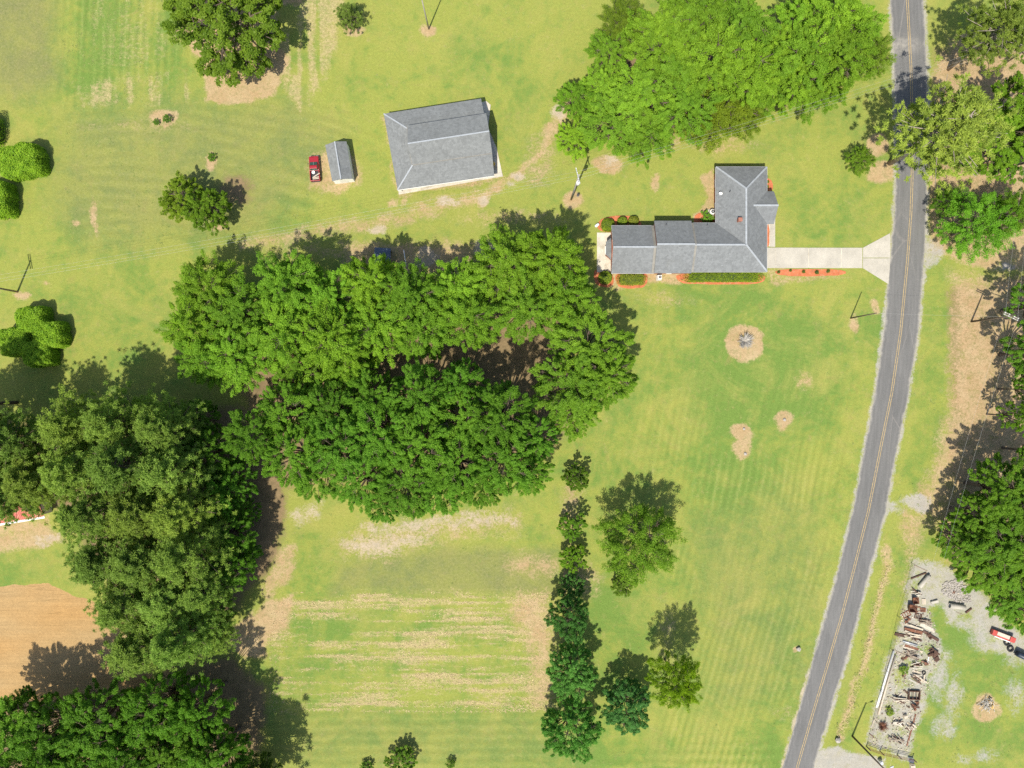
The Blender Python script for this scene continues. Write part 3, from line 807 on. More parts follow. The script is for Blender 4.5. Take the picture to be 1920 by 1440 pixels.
def pine(seed, R=5.0, Ht=22.0, base=0.45, br=46, tufts=6, per=85, leaf=(0.46, 0.085), trunk=0.30, top_round=True, hole=0.0):
    rg = np.random.RandomState(seed)
    mb = MB()
    wob = [(rg.uniform(-.25, .25), rg.uniform(-.25, .25)) for _ in range(4)]
    tp = [(0, 0, -0.05), (wob[0][0], wob[0][1], Ht * .25), (wob[1][0], wob[1][1], Ht * .5), (wob[2][0], wob[2][1], Ht * .75), (0, 0, Ht * 0.97)]
    mb.tube(tp, [trunk * 1.2, trunk, trunk * 0.8, trunk * 0.5, 0.04], 8)
    CC = []; CR = []; CO = []
    ga = 2.39996
    for i in range(br):
        t = (i + 0.5) / br
        z = Ht * (base + (0.97 - base) * t)
        prof = math.sin(min(1.0, (1 - t) * 1.25 + 0.12) * math.pi / 2) * (0.62 + 0.38 * min(1, t / 0.3))
        r = R * prof * rg.uniform(0.65, 1.08)
        a = ga * i + rg.uniform(-.5, .5)
        up = rg.uniform(0.05, 0.4) + 0.5 * t
        e = Vector((math.cos(a) * r, math.sin(a) * r, z + up * r * 0.5))
        s = Vector((0, 0, z))
        m = s.lerp(e, 0.5) + Vector((0, 0, -0.06 * r))
        mb.tube([s, m, e], [0.10, 0.07, 0.03], 4, caps=False)
        for j in range(tufts):
            if rg.rand() < hole: continue
            q = rg.uniform(0.35, 1.05) if j else 1.0
            p = np.array(s.lerp(e, q)) + rg.normal(size=3) * np.array([0.13, 0.13, 0.07]) * (r + 1)
            CC.append(p); CR.append(rg.uniform(0.32, 0.60)); CO.append(np.array([math.cos(a), math.sin(a), 0.5]))
    CC = np.array(CC); CR = np.array(CR); CO = norm(np.array(CO)); n = len(CC)
    k = rg.poisson(per, n); own = np.repeat(np.arange(n), k); N = len(own)
    d = norm(rand_dirs(rg, N) + 0.35 * CO[own] + np.array([0, 0, 0.35]))
    r = CR[own] * rg.uniform(0.25, 1.0, N)
    pos = CC[own] + d * r[:, None] * np.array([1, 1, 0.75])
    nrm = norm(np.cross(d, rand_dirs(rg, N)) + np.array([0, 0, 0.5]))
    cl = rg.rand(n)
    lv = 0.5 * cl[own] + 0.5 * rg.rand(N)
    return mb.mesh('trunk'), leaves_mesh('crown', pos, nrm, leaf[0], leaf[1], lv, rg, d), R, Ht, Ht * (base + (1 - base) * 0.52)

def hedge_mesh(seed, hx, hy, h, n, leaf=(0.22, 0.11), p=4.0, rough=0.12, taper=0.1):
    """leafy block: superellipsoid shell of leaves over a dark inner body"""
    rg = np.random.RandomState(seed)
    ar = np.array([4 * hx * hy, 4 * hx * h * 0.6, 4 * hy * h * 0.6]); ar = ar / ar.sum()
    which = rg.choice(3, n, p=ar)
    q = rg.uniform(-1, 1, (n, 3)); q[:, 2] = np.abs(q[:, 2]); sg = np.sign(rg.uniform(-1, 1, n))
    q[which == 0, 2] = 1; q[which == 1, 1] = sg[which == 1]; q[which == 2, 0] = sg[which == 2]
    d = norm(q)
    def surf(d):
        q = (np.abs(d[:, 0]) ** p + np.abs(d[:, 1]) ** p + np.abs(d[:, 2]) ** p) ** (-1.0 / p)
        return d * q[:, None]
    s = surf(d)
    nn = norm(np.sign(s) * np.abs(s) ** (p - 1) / np.array([hx, hy, h]))
    lump = np.sin(s[:, 0] * 5.3 + seed) * np.cos(s[:, 1] * 4.7 + seed * 2) + np.sin(s[:, 1] * 8.1 - seed) * np.cos(s[:, 0] * 9.3)
    s = s * (1 + rough * (1.5 * rg.rand(n)[:, None] - 0.9) + rough * 0.35 * lump[:, None])
    pos = s * np.array([hx, hy, h])
    pos[:, 2] = np.maximum(pos[:, 2], 0.05)
    nrm = norm(nn * 0.7 + np.array([0, 0, 0.45]) + 0.7 * rand_dirs(rg, n))
    lv = rg.rand(n) * 0.75 + 0.25 * (np.sin(pos[:, 0] * 2.1 + seed) * np.cos(pos[:, 1] * 2.7) * 0.5 + 0.5)
    crown = leaves_mesh('foliage', pos, nrm, leaf[0], leaf[1], lv, rg)
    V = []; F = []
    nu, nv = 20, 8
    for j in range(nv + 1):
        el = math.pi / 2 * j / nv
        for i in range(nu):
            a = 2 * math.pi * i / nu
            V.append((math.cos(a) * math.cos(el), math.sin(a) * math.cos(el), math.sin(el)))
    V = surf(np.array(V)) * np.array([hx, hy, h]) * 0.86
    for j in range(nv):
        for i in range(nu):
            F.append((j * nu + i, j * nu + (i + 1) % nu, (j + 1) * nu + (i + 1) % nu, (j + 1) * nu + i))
    core = fast_mesh('stems', V, F, True)  # solid dark body closing the leaf shell, no stems modelled
    return crown, core

PROTO = {}
def add_proto(kind, items): PROTO[kind] = items
add_proto('pecan', [broadleaf(s, 6.0, 15.0, 0.26, 19, 15, 165, (0.25, 0.135), rl=(0.26, 0.44), hole=0.12) for s in (11, 12, 13, 14)])
add_proto('grove', [broadleaf(s, 5.6, 17.0, 0.22, 24, 14, 150, (0.24, 0.12), rl=(0.20, 0.36), droop=0.35, hole=0.08) for s in (21, 22, 23)])
add_proto('round', [broadleaf(s, 4.4, 8.5, 0.10, 26, 14, 96, (0.22, 0.11), rl=(0.26, 0.34), droop=0.45, hole=0.0, flat=1.0, trunk=0.2, spray=0.35) for s in (31, 32)])
add_proto('open', [broadleaf(s, 5.5, 10.0, 0.16, 24, 14, 120, (0.21, 0.10), rl=(0.28, 0.42), droop=0.45, hole=0.06, shell=0.9, trunk=0.2) for s in (41, 42)])
add_proto('small', [broadleaf(s, 2.0, 4.2, 0.10, 14, 11, 64, (0.19, 0.10), rl=(0.32, 0.46), droop=0.4, hole=0.04, trunk=0.08, spray=0.2) for s in (51, 52)])
add_proto('pine', [pine(s, 5.2, 22.0, 0.34, 80, 13, 54, (0.34, 0.08)) for s in (61, 62, 63)])
add_proto('widepine', [pine(s, 6.5, 21.0, 0.46, 70, 11, 58, (0.40, 0.095), hole=0.05) for s in (71, 72)])
add_proto('cedar', [pine(s, 3.2, 14.0, 0.10, 70, 4, 60, (0.34, 0.09), trunk=0.2) for s in (81,)])
_used = {}
def tree(kind, px, py, rpx, h, label, cat='tree', group=None, tint=(1, 1, 1), ground_px=False, name='tree', mat=None, bark='bark', var=None, sq=1.0):
    protos = PROTO[kind]
    _used[kind] = _used.get(kind, -1) + 1
    i = _used[kind] % len(protos) if var is None else var
    tm, cm, R, Ht, zc = protos[i]
    h = h * (rnd.uniform(0.84, 1.13) if group else 1.0)
    zk = zc / Ht * h
    if ground_px:
        x, y = G(px, py)
    else:
        x, y, _ = P(px, py, zk)
    Rm = rpx * S * (H - zk) / H
    root = thing(name, label, cat, (x, y, 0), rnd.uniform(0, 6.28), group)
    root.scale = (Rm / R, Rm / R * sq, h / Ht)
    if not tm.materials: tm.materials.append(MAT[bark])
    if not cm.materials: cm.materials.append(mat or (MAT['needle'] if kind in ('pine', 'widepine', 'cedar') else MAT['leaf']))
    t = link('trunk', tm, root); c = link('crown', cm, root)
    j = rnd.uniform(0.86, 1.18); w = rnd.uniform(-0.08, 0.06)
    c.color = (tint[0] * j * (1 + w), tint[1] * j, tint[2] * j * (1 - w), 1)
    return root

OWN = {(395, 545): 'bright broadleaf tree at the northwest corner of the middle grove, nearest the west lawn', (385, 672): 'bright broadleaf tree of the middle grove nearest the western pines',
       (700, 535): 'bright broadleaf tree overhanging the navy roofed shed', (1030, 490): 'bright broadleaf tree of the middle grove nearest the patio', (770, 560): 'bright broadleaf tree behind the white pipe on the ground',
       (545, 535): 'bright broadleaf tree leaning to the farm track west of the navy roofed shed', (660, 690): 'low bright tree on the rim of the dark clearing in the middle grove',
       (480, 815): 'westernmost dark tree of the southern row, next to the western pines', (1000, 820): 'easternmost dark tree of the southern row, nearest the small field row trees', (720, 945): 'small dark tree bulging towards the pale sandy patch, western of two',
       (780, 942): 'small dark tree bulging towards the pale sandy patch, eastern of two', (865, 720): 'dark tree on the south rim of the brown clearing in the middle grove', (600, 885): 'dark tree of the southern row above the small sandy patch',
       (20, 930): 'pine overhanging the red ribbed metal roof', (395, 1190): 'small pine at the south tip of the western stand, beside the bare sandy corner', (195, 1050): 'pine overhanging the north corner of the clay field', (310, 800): 'pine nearest the middle grove at the north of the western stand',
       (265, 1210): 'pine at the south of the western stand, above the round shadow on the clay', (15, 1395): 'broad tree casting the round shadow on the clay field', (375, 1330): 'green tree of the southern grove nearest the stubble field',
       (1155, 225): 'bright tree of the northern grove nearest the transformer pole', (1600, 60): 'bright tree of the northern grove nearest the road', (1140, 100): 'low bright tree beside the small dull olive tree', (1530, 165): 'bright low tree at the grove edge facing the front lawn',
       (1800, 1010): 'low tree at the foot of the wood beside the scrap yard gravel', (1925, 1150): 'low bushy tree behind the red and white machine', (1908, 780): 'small sparse tree in the sunlit gap of the wood edge', (1830, 965): 'tree of the wood edge beside the grey gravel patch'}
# --- grove A: tall bright broadleaf trees between barn track and lawn
gA = 'tall broadleaf trees of the middle grove beside the farm track'
lA = 'tall bright green broadleaf tree in the northern row of the middle grove'
for (x, y, r, h) in ((395, 545, 60, 14), (365, 610, 52, 13), (385, 672, 52, 12), (455, 590, 64, 15), (450, 668, 60, 13), (545, 535, 62, 15), (530, 625, 66, 15), (620, 560, 58, 15), (625, 640, 64, 15),
                     (700, 535, 56, 15), (710, 610, 64, 15), (770, 560, 60, 16), (800, 620, 56, 14), (860, 545, 60, 15), (880, 600, 58, 15), (960, 500, 70, 16), (1030, 490, 58, 15), (985, 575, 66, 16), (1060, 560, 60, 15), (560, 690, 50, 12), (660, 690, 46, 12)):
    tree('pecan', x, y, r, h, OWN.get((x, y), lA), group=gA, tint=(0.98, 1.05, 1.0), name='broadleaf_tree')
lA2 = 'tall mid green tree at the east end of the middle grove, overhanging the lawn'
for (x, y, r, h) in ((1105, 650, 72, 15), (1075, 720, 70, 15), (1130, 705, 56, 14), (1075, 775, 44, 12)):
    tree('grove', x, y, r, h, lA2, group='east end trees of the middle grove', tint=(0.82, 0.88, 0.85), name='broadleaf_tree')
# --- grove B: darker trees facing the stubble field
lB = 'dark green broadleaf tree in the southern row of the middle grove, facing the stubble field'
for (x, y, r, h) in ((480, 815, 52, 16), (545, 770, 54, 15), (555, 850, 58, 17), (625, 770, 56, 16), (600, 885, 48, 14), (640, 830, 60, 17), (700, 745, 50, 15), (715, 810, 62, 18), (680, 900, 52, 15), (790, 745, 60, 17),
                     (790, 830, 64, 18), (760, 905, 54, 15), (865, 720, 44, 15), (870, 790, 62, 18), (860, 870, 60, 17), (830, 915, 46, 14), (940, 780, 62, 18), (945, 860, 60, 17), (905, 910, 40, 12), (1000, 820, 44, 15), (990, 880, 42, 13), (720, 945, 34, 11), (780, 942, 28, 10)):
    tree('grove', x, y, r, h, OWN.get((x, y), lB), group='southern trees of the middle grove', tint=(0.70, 0.86, 0.9), name='broadleaf_tree')
# --- grove C: pines by the left fields
lC = 'tall olive green pine in the dense western stand beside the clay field'
for (x, y, r, h) in ((-60, 815, 62, 22), (-150, 830, 62, 22), (-110, 760, 60, 21), (-40, 880, 60, 21), (20, 830, 60, 22), (70, 900, 62, 22), (20, 930, 56, 20), (140, 800, 62, 22), (150, 880, 66, 23), (225, 790, 62, 22), (240, 870, 68, 24), (310, 800, 58, 20), (320, 880, 66, 23), (180, 960, 64, 22), (265, 960, 68, 24), (345, 960, 64, 22),
                     (195, 1050, 62, 20), (270, 1050, 66, 23), (350, 1040, 64, 22), (240, 1130, 62, 21), (320, 1125, 66, 22), (385, 1110, 52, 18), (265, 1210, 64, 20), (340, 1195, 60, 20), (395, 1190, 44, 15)):
    tree('pine', x, y, r, h, OWN.get((x, y), lC), group='pines of the western stand', tint=(0.92, 1.06, 1.0), name='pine_tree')
lC2 = 'lower dark green broadleaf tree on the shaded east edge of the western pine stand'
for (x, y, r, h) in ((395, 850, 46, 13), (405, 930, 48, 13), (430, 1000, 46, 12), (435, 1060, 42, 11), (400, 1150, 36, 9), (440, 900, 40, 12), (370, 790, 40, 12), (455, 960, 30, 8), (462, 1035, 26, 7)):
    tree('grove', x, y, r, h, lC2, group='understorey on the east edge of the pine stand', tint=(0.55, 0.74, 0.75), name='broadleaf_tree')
# --- grove D: bottom left
lD = 'green broadleaf tree in the grove south of the clay field'
for (x, y, r, h) in ((15, 1395, 78, 17), (105, 1370, 62, 16), (60, 1440, 60, 16), (190, 1345, 66, 17), (250, 1420, 60, 17), (165, 1430, 56, 16), (300, 1320, 58, 17), (375, 1330, 50, 15), (335, 1400, 62, 17), (405, 1420, 54, 16), (300, 1470, 60, 16), (50, 1335, 44, 11), (130, 1410, 50, 13), (225, 1385, 50, 14), (210, 1470, 50, 14), (340, 1350, 44, 12)):
    tree('grove', x, y, r, h, OWN.get((x, y), lD), group='trees south of the clay field', tint=(0.64, 0.80, 0.8), name='broadleaf_tree')
tree('cedar', 505, 1432, 62, 18, 'dark pointed evergreen south of the clay field, casting a spired shadow on the stubble', tint=(0.5, 0.62, 0.55), ground_px=True, name='evergreen_tree')
tree('grove', 440, 1378, 62, 15, 'broad green tree between the spired evergreen and the clay field grove', tint=(0.55, 0.72, 0.55), ground_px=True, name='broadleaf_tree')
# --- upper right grove
gU = 'broadleaf trees of the grove north of the brick house'
lU = 'bright yellow green broadleaf tree in the grove between track and road'
for (x, y, r, h) in ((1235, 80, 62, 14), (1300, 45, 66, 15), (1260, 140, 70, 14), (1330, 120, 70, 15), (1385, 60, 62, 14), (1395, 140, 62, 14), (1200, 190, 62, 12), (1155, 225, 62, 11), (1130, 170, 44, 10), (1210, 255, 50, 9), (1280, 205, 58, 12),
                     (1500, 40, 46, 14), (1550, 40, 66, 15), (1500, 115, 66, 14), (1570, 110, 62, 14), (1530, 165, 50, 11), (1450, 110, 50, 13), (1430, 175, 44, 10), (1140, 100, 40, 8), (1480, 165, 46, 11), (1600, 60, 44, 12)):
    tree('pecan', x, y, r, h, OWN.get((x, y), lU), group=gU, tint=(0.98, 1.02, 1.0), name='broadleaf_tree')
tree('open', 1168, 48, 44, 9, 'small dull olive tree on the west corner of the northern grove', tint=(0.72, 0.66, 0.75), name='broadleaf_tree')
tree('pecan', 1078, 190, 36, 8, 'small tree alone west of the track bend', tint=(0.9, 0.98, 0.85), name='broadleaf_tree')
tree('pecan', 1075, 262, 34, 6, 'small bright round tree beside the wooden transformer pole', tint=(1.1, 1.08, 0.9), name='broadleaf_tree')
tree('open', 1330, 215, 64, 9, 'drooping olive tree at the south edge of the northern grove, facing the house', tint=(0.95, 0.82, 0.8), name='broadleaf_tree')
tree('open', 1385, 205, 54, 8, 'olive tree on the grove edge northwest of the house roof, beside the power lines', tint=(0.88, 0.78, 0.8), name='broadleaf_tree')
tree('open', 1635, 105, 38, 9, 'glossy dark tree with pale glints at the roadside end of the northern grove', tint=(0.85, 0.74, 0.85), name='broadleaf_tree')
# --- roadside pines
tree('widepine', 1668, 306, 106, 22, 'tall wide pale green pine leaning over the road', tint=(1.0, 1.06, 1.0), ground_px=True, name='pine_tree', bark='greybark')
tree('widepine', 1778, 130, 74, 18, 'tall pine on the bare ground east of the road', tint=(0.98, 1.0, 0.9), ground_px=True, name='pine_tree', bark='greybark')
tree('open', 1612, 300, 26, 5.0, 'low west limb of the wide roadside pine, built as a separate small tree', tint=(0.85, 0.9, 1.0), name='small_tree')  # stands in for the wide pine's low limb, not a tree of its own
gE = 'trees along the wood edge east of the road'
lE = 'green tree in the wood east of the road, north of the forked-arm pole'
for (x, y, r, h) in ((1895, 195, 48, 14), (1872, 262, 62, 15), (1915, 300, 44, 13), (1935, 235, 50, 15), (1945, 60, 44, 14)):
    tree('grove', x, y, r, h, lE, group=gE, tint=(0.75, 0.84, 0.72), name='broadleaf_tree')
tree('open', 1830, 425, 62, 11, 'light green low tree over bare ground opposite the driveway', tint=(0.78, 0.98, 0.85), name='broadleaf_tree')
tree('open', 1895, 400, 44, 11, 'light green tree behind the low tree opposite the driveway', tint=(0.75, 0.9, 0.8), name='broadleaf_tree')
tree('open', 1775, 380, 26, 6, 'small sparse sapling between the road and the low tree', tint=(0.7, 0.8, 0.7), name='broadleaf_tree')
lS = 'green tree in the wood east of the road, south of the forked-arm pole'
for (x, y, r, h) in ((1965, 570, 56, 18), (1950, 660, 56, 17), (1935, 730, 26, 14), (1908, 780, 26, 13), (1960, 850, 40, 17), (1880, 920, 58, 18), (1930, 930, 60, 17), (1830, 965, 40, 13), (1870, 1010, 60, 15), (1800, 1010, 42, 10), (1925, 1040, 62, 15), (1850, 1065, 52, 10), (1900, 1110, 52, 9), (1925, 1150, 40, 7)):
    tree('grove', x, y, r, h, OWN.get((x, y), lS), group='trees along the wood edge south of the pole', tint=(0.66, 0.78, 0.8), name='broadleaf_tree')
# --- single trees and rows
tree('round', 422, 36, 108, 14, 'large olive green tree over a bare patch in the north field', tint=(0.80, 0.74, 0.8), name='broadleaf_tree')
tree('open', 405, 128, 15, 2.6, 'low leafy sprig on the bare patch below the large olive tree', tint=(0.8, 0.85, 0.8), name='shrub', cat='shrub')
tree('round', 345, 375, 42, 6.5, 'yellowish half of the double-crowned round tree west of the red pickup', tint=(1.0, 0.88, 0.75), name='broadleaf_tree')
tree('round', 390, 392, 42, 8.0, 'greener half of the double-crowned round tree west of the red pickup', tint=(0.85, 0.84, 0.75), name='broadleaf_tree')
gR = 'row of shrubs and trees along the stubble field'
tree('small', 1080, 897, 25, 5.0, 'northernmost small dark tree of the row beside the stubble field', tint=(0.6, 0.66, 0.65), group=gR, name='small_tree')
tree('small', 1072, 985, 25, 5.0, 'second small dark tree of the row beside the stubble field', tint=(0.6, 0.68, 0.6), group=gR, name='small_tree')
tree('small', 1074, 1046, 26, 4.6, 'third small tree of the row beside the stubble field', tint=(0.72, 0.78, 0.55), group=gR, name='small_tree')
tree('small', 1072, 1100, 24, 5.5, 'small tree touching the big blue green tree of the field row', tint=(0.46, 0.66, 1.6), group=gR, name='small_tree')
tree('round', 1066, 1158, 39, 11.0, 'blue green round tree at the north of the three big trees in the field row', tint=(0.58, 0.84, 2.2), group=gR, name='broadleaf_tree')
tree('round', 1072, 1258, 47, 11.0, 'middle of the three big round trees in the field row', tint=(0.64, 0.90, 2.2), group=gR, name='broadleaf_tree')
tree('round', 1070, 1365, 54, 11.5, 'southernmost big round tree in the field row', tint=(0.64, 0.90, 1.6), group=gR, name='broadleaf_tree')
tree('round', 1175, 1325, 48, 9.0, 'dark blue green round tree standing on the lawn east of the field row', tint=(0.52, 0.74, 2.1), name='broadleaf_tree')
tree('open', 1198, 1018, 72, 12.5, 'wide airy olive tree with bare grey limbs on the lawn', tint=(0.88, 0.86, 0.8), name='broadleaf_tree', bark='greybark')
tree('small', 1167, 1097, 22, 3.4, 'small bush with pale blossom south of the airy olive tree', tint=(0.72, 0.74, 0.85), name='small_tree')
tree('open', 1246, 1236, 48, 14.5, 'tall narrow yellow green tree on the south lawn', tint=(1.15, 1.0, 0.5), ground_px=True, name='broadleaf_tree')
tree('small', 752, 1428, 27, 3.4, 'small dark tree on the grass south of the stubble field', tint=(0.55, 0.68, 0.62), name='small_tree')
tree('small', 845, 1432, 9, 1.4, 'tiny shrub east of the small dark tree south of the stubble field', tint=(0.5, 0.62, 0.6), name='shrub', cat='shrub')
tree('small', 688, 1440, 12, 1.6, 'tiny shrub west of the small dark tree south of the stubble field', tint=(0.5, 0.62, 0.6), name='shrub', cat='shrub')
tree('cedar', 661, 48, 24, 5.5, 'small thin evergreen with bare grey stems on a dirt ring in the north field', tint=(0.6, 0.72, 0.8), ground_px=True, name='evergreen_tree', bark='greybark')
tree('small', 293, 229, 6, 0.8, 'smaller of two seedling bushes on the shared dirt ring', tint=(0.6, 0.8, 0.7), name='shrub', cat='shrub')
tree('small', 313, 222, 8, 1.1, 'larger of two seedling bushes on the shared dirt ring', tint=(0.6, 0.8, 0.7), name='shrub', cat='shrub')
tree('small', 397, 295, 8, 1.0, 'single seedling bush on its own dirt ring in the north field', tint=(0.6, 0.8, 0.7), name='shrub', cat='shrub')
tree('small', 1325, 408, 12, 1.2, 'small leafy plant in the inner corner of the house', tint=(0.7, 0.8, 0.7), name='shrub', cat='shrub')

# --- clipped hedges and bushes
def hedge(px, py, wx, wy, h, label, n, rz=0.0, tint=(1, 1, 1), name='hedge', cat='hedge', leaf=(0.26, 0.13), p=4.0, rough=0.12, group=None):
    x, y, _ = P(px, py, h * 0.8)
    k = S * (H - h * 0.8) / H
    cr, co = hedge_mesh(abs(int(px * 7 + py)), wx * k / 2, wy * k / 2, h, n, leaf, p, rough)
    root = thing(name, label, cat, (x, y, 0), rz, group)
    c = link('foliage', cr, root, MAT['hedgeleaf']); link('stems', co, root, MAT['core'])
    c.color = tint + (1,)
    return root
hedge(34, 299, 74, 56, 3.6, 'tall leafy green hedge block north of a bent hedge by the west lawn', 15000, math.radians(12), rough=0.1, leaf=(0.27, 0.12), p=6.0, tint=(1.35, 1.35, 1.2))
hedge(-14, 371, 54, 64, 3.6, 'leafy green hedge block south of the bent hedge by the west lawn', 13000, math.radians(5), rough=0.1, leaf=(0.27, 0.12), p=6.0, tint=(1.35, 1.35, 1.2))
hedge(-42, 240, 56, 56, 3.8, 'leafy hedge block beyond the bent hedge casting a narrow shadow', 3500, 0, rough=0.1, leaf=(0.27, 0.12), p=6.0, tint=(1.35, 1.35, 1.2))
gH = 'clump of hedge blocks on the west lawn'
hedge(56, 600, 52, 50, 3.4, 'north block of the cross-shaped hedge clump', 11000, 0.1, rough=0.1, leaf=(0.27, 0.12), p=5.0, tint=(1.3, 1.32, 1.2), group=gH)
hedge(88, 627, 54, 48, 3.4, 'east block of the cross-shaped hedge clump', 11000, 0.1, rough=0.1, leaf=(0.27, 0.12), p=5.0, tint=(1.3, 1.32, 1.2), group=gH)
hedge(26, 640, 54, 52, 3.4, 'west block of the cross-shaped hedge clump', 11000, 0.1, rough=0.1, leaf=(0.27, 0.12), p=5.0, tint=(1.3, 1.32, 1.2), group=gH)
hedge(68, 662, 50, 48, 3.4, 'south block of the cross-shaped hedge clump', 11000, 0.1, rough=0.1, leaf=(0.27, 0.12), p=5.0, tint=(1.3, 1.32, 1.2), group=gH)
for (x, y, d, h, l, t) in ((1141, 420, 26, 1.5, 'largest clipped round bush northwest of the patio', (0.85, 0.72, 0.8)), (1168, 414, 19, 1.3, 'middle clipped round bush against the north wall', (0.85, 0.74, 0.8)),
                           (1189, 413, 20, 1.3, 'dull clipped round bush at the end of the north wall row', (0.95, 0.66, 1.0)), (1136, 519, 26, 1.5, 'clipped round bush south of the patio', (0.95, 0.80, 0.9))):
    hedge(x, y, d, d, h, l, 1700, 0, tuple(c * 1.25 for c in t), 'round_bush', 'bush', (0.15, 0.09), 2.2, 0.08)
hedge(1185, 523, 54, 22, 1.0, 'short clipped hedge with a dead middle on the south wall', 2200, 0, (1.3, 0.95, 1.3), leaf=(0.15, 0.09), p=3.5, rough=0.1)
hedge(1358, 519, 150, 18, 1.0, 'long clipped hedge under the south eaves', 5200, 0, (1.15, 1.0, 0.9), leaf=(0.15, 0.09), p=7.0, rough=0.1)
for i, x in enumerate((1461, 1483, 1508, 1533, 1554)):
    d = (5, 4.5, 6, 8, 6.5)[i]
    hedge(x, (510, 507, 509, 510, 508)[i], d, d, 0.35 + d * 0.02, 'small young plant set in the driveway mulch bed', 160, 0, (0.75, 0.62, 0.7), 'bedding_plant', 'plant', (0.12, 0.06), 2.2, 0.3, 'young plants in the driveway bed')
for i, (x, y) in enumerate(((1438, 331), (1440, 340), (1439, 349))):
    hedge(x, y, 6, 6, 0.45, 'small plant in the mulch patch beside the porch', 160, 0, (0.8, 0.75, 0.7), 'bedding_plant', 'plant', (0.12, 0.06), 2.2, 0.3, 'plants beside the porch')
# ------------------------------------------------------------------ buildings
def inset(poly, d):
    cx = sum(p[0] for p in poly) / len(poly); cyy = sum(p[1] for p in poly) / len(poly)
    return [(x + (d if cx > x else -d), y + (d if cyy > y else -d)) for x, y in poly]

def window_on(root, off, c, along, w, h, nrm):
    """framed window set on a wall: centre c, along = unit vector in the wall, nrm = outward"""
    a = Vector(along); n = Vector(nrm); c = Vector(c); rz = math.atan2(a.y, a.x)
    fr = MB()
    for sx in (-1, 1):
        fr.box(c + a * (sx * (w / 2 + 0.04)) + n * 0.03, (0.08, 0.07, h + 0.16), rz)
    for sz in (-1, 1):
        fr.box(c + Vector((0, 0, sz * (h / 2 + 0.04))) + n * 0.03, (w, 0.07, 0.08), rz)
    fr.box(c + n * 0.025, (w, 0.04, 0.05), rz)
    f = fr.build('window', MAT['white'], root, off=off)
    MB().box(c + n * 0.008, (w, 0.02, h), rz).build('pane', MAT['glass'], f, off=off)
    MB().box(c + Vector((0, 0, -h / 2 - 0.12)) + n * 0.06, (w + 0.25, 0.14, 0.06), rz).build('sill', MAT['trim'], f, off=off)

def door_on(root, off, c, along, w, h, nrm, mat):
    a = Vector(along); n = Vector(nrm); c = Vector(c); rz = math.atan2(a.y, a.x)
    d = MB().box(c + n * 0.02, (w, 0.06, h), rz).build('door', mat, root, off=off)
    MB().box(c + a * (w * 0.38) + n * 0.08, (0.06, 0.06, 0.06), rz).build('handle', MAT['metal'], d, off=off)

def ridge_caps(roof, segs, off, mat='ridge', w=0.30):
    mb = MB()
    for a, b in segs:
        a = Vector(a) + Vector((0, 0, 0.03)); b = Vector(b) + Vector((0, 0, 0.03))
        mb.bar(a, b, w, 0.05)
    return mb.build('ridge_cap', MAT[mat], roof, off=off)

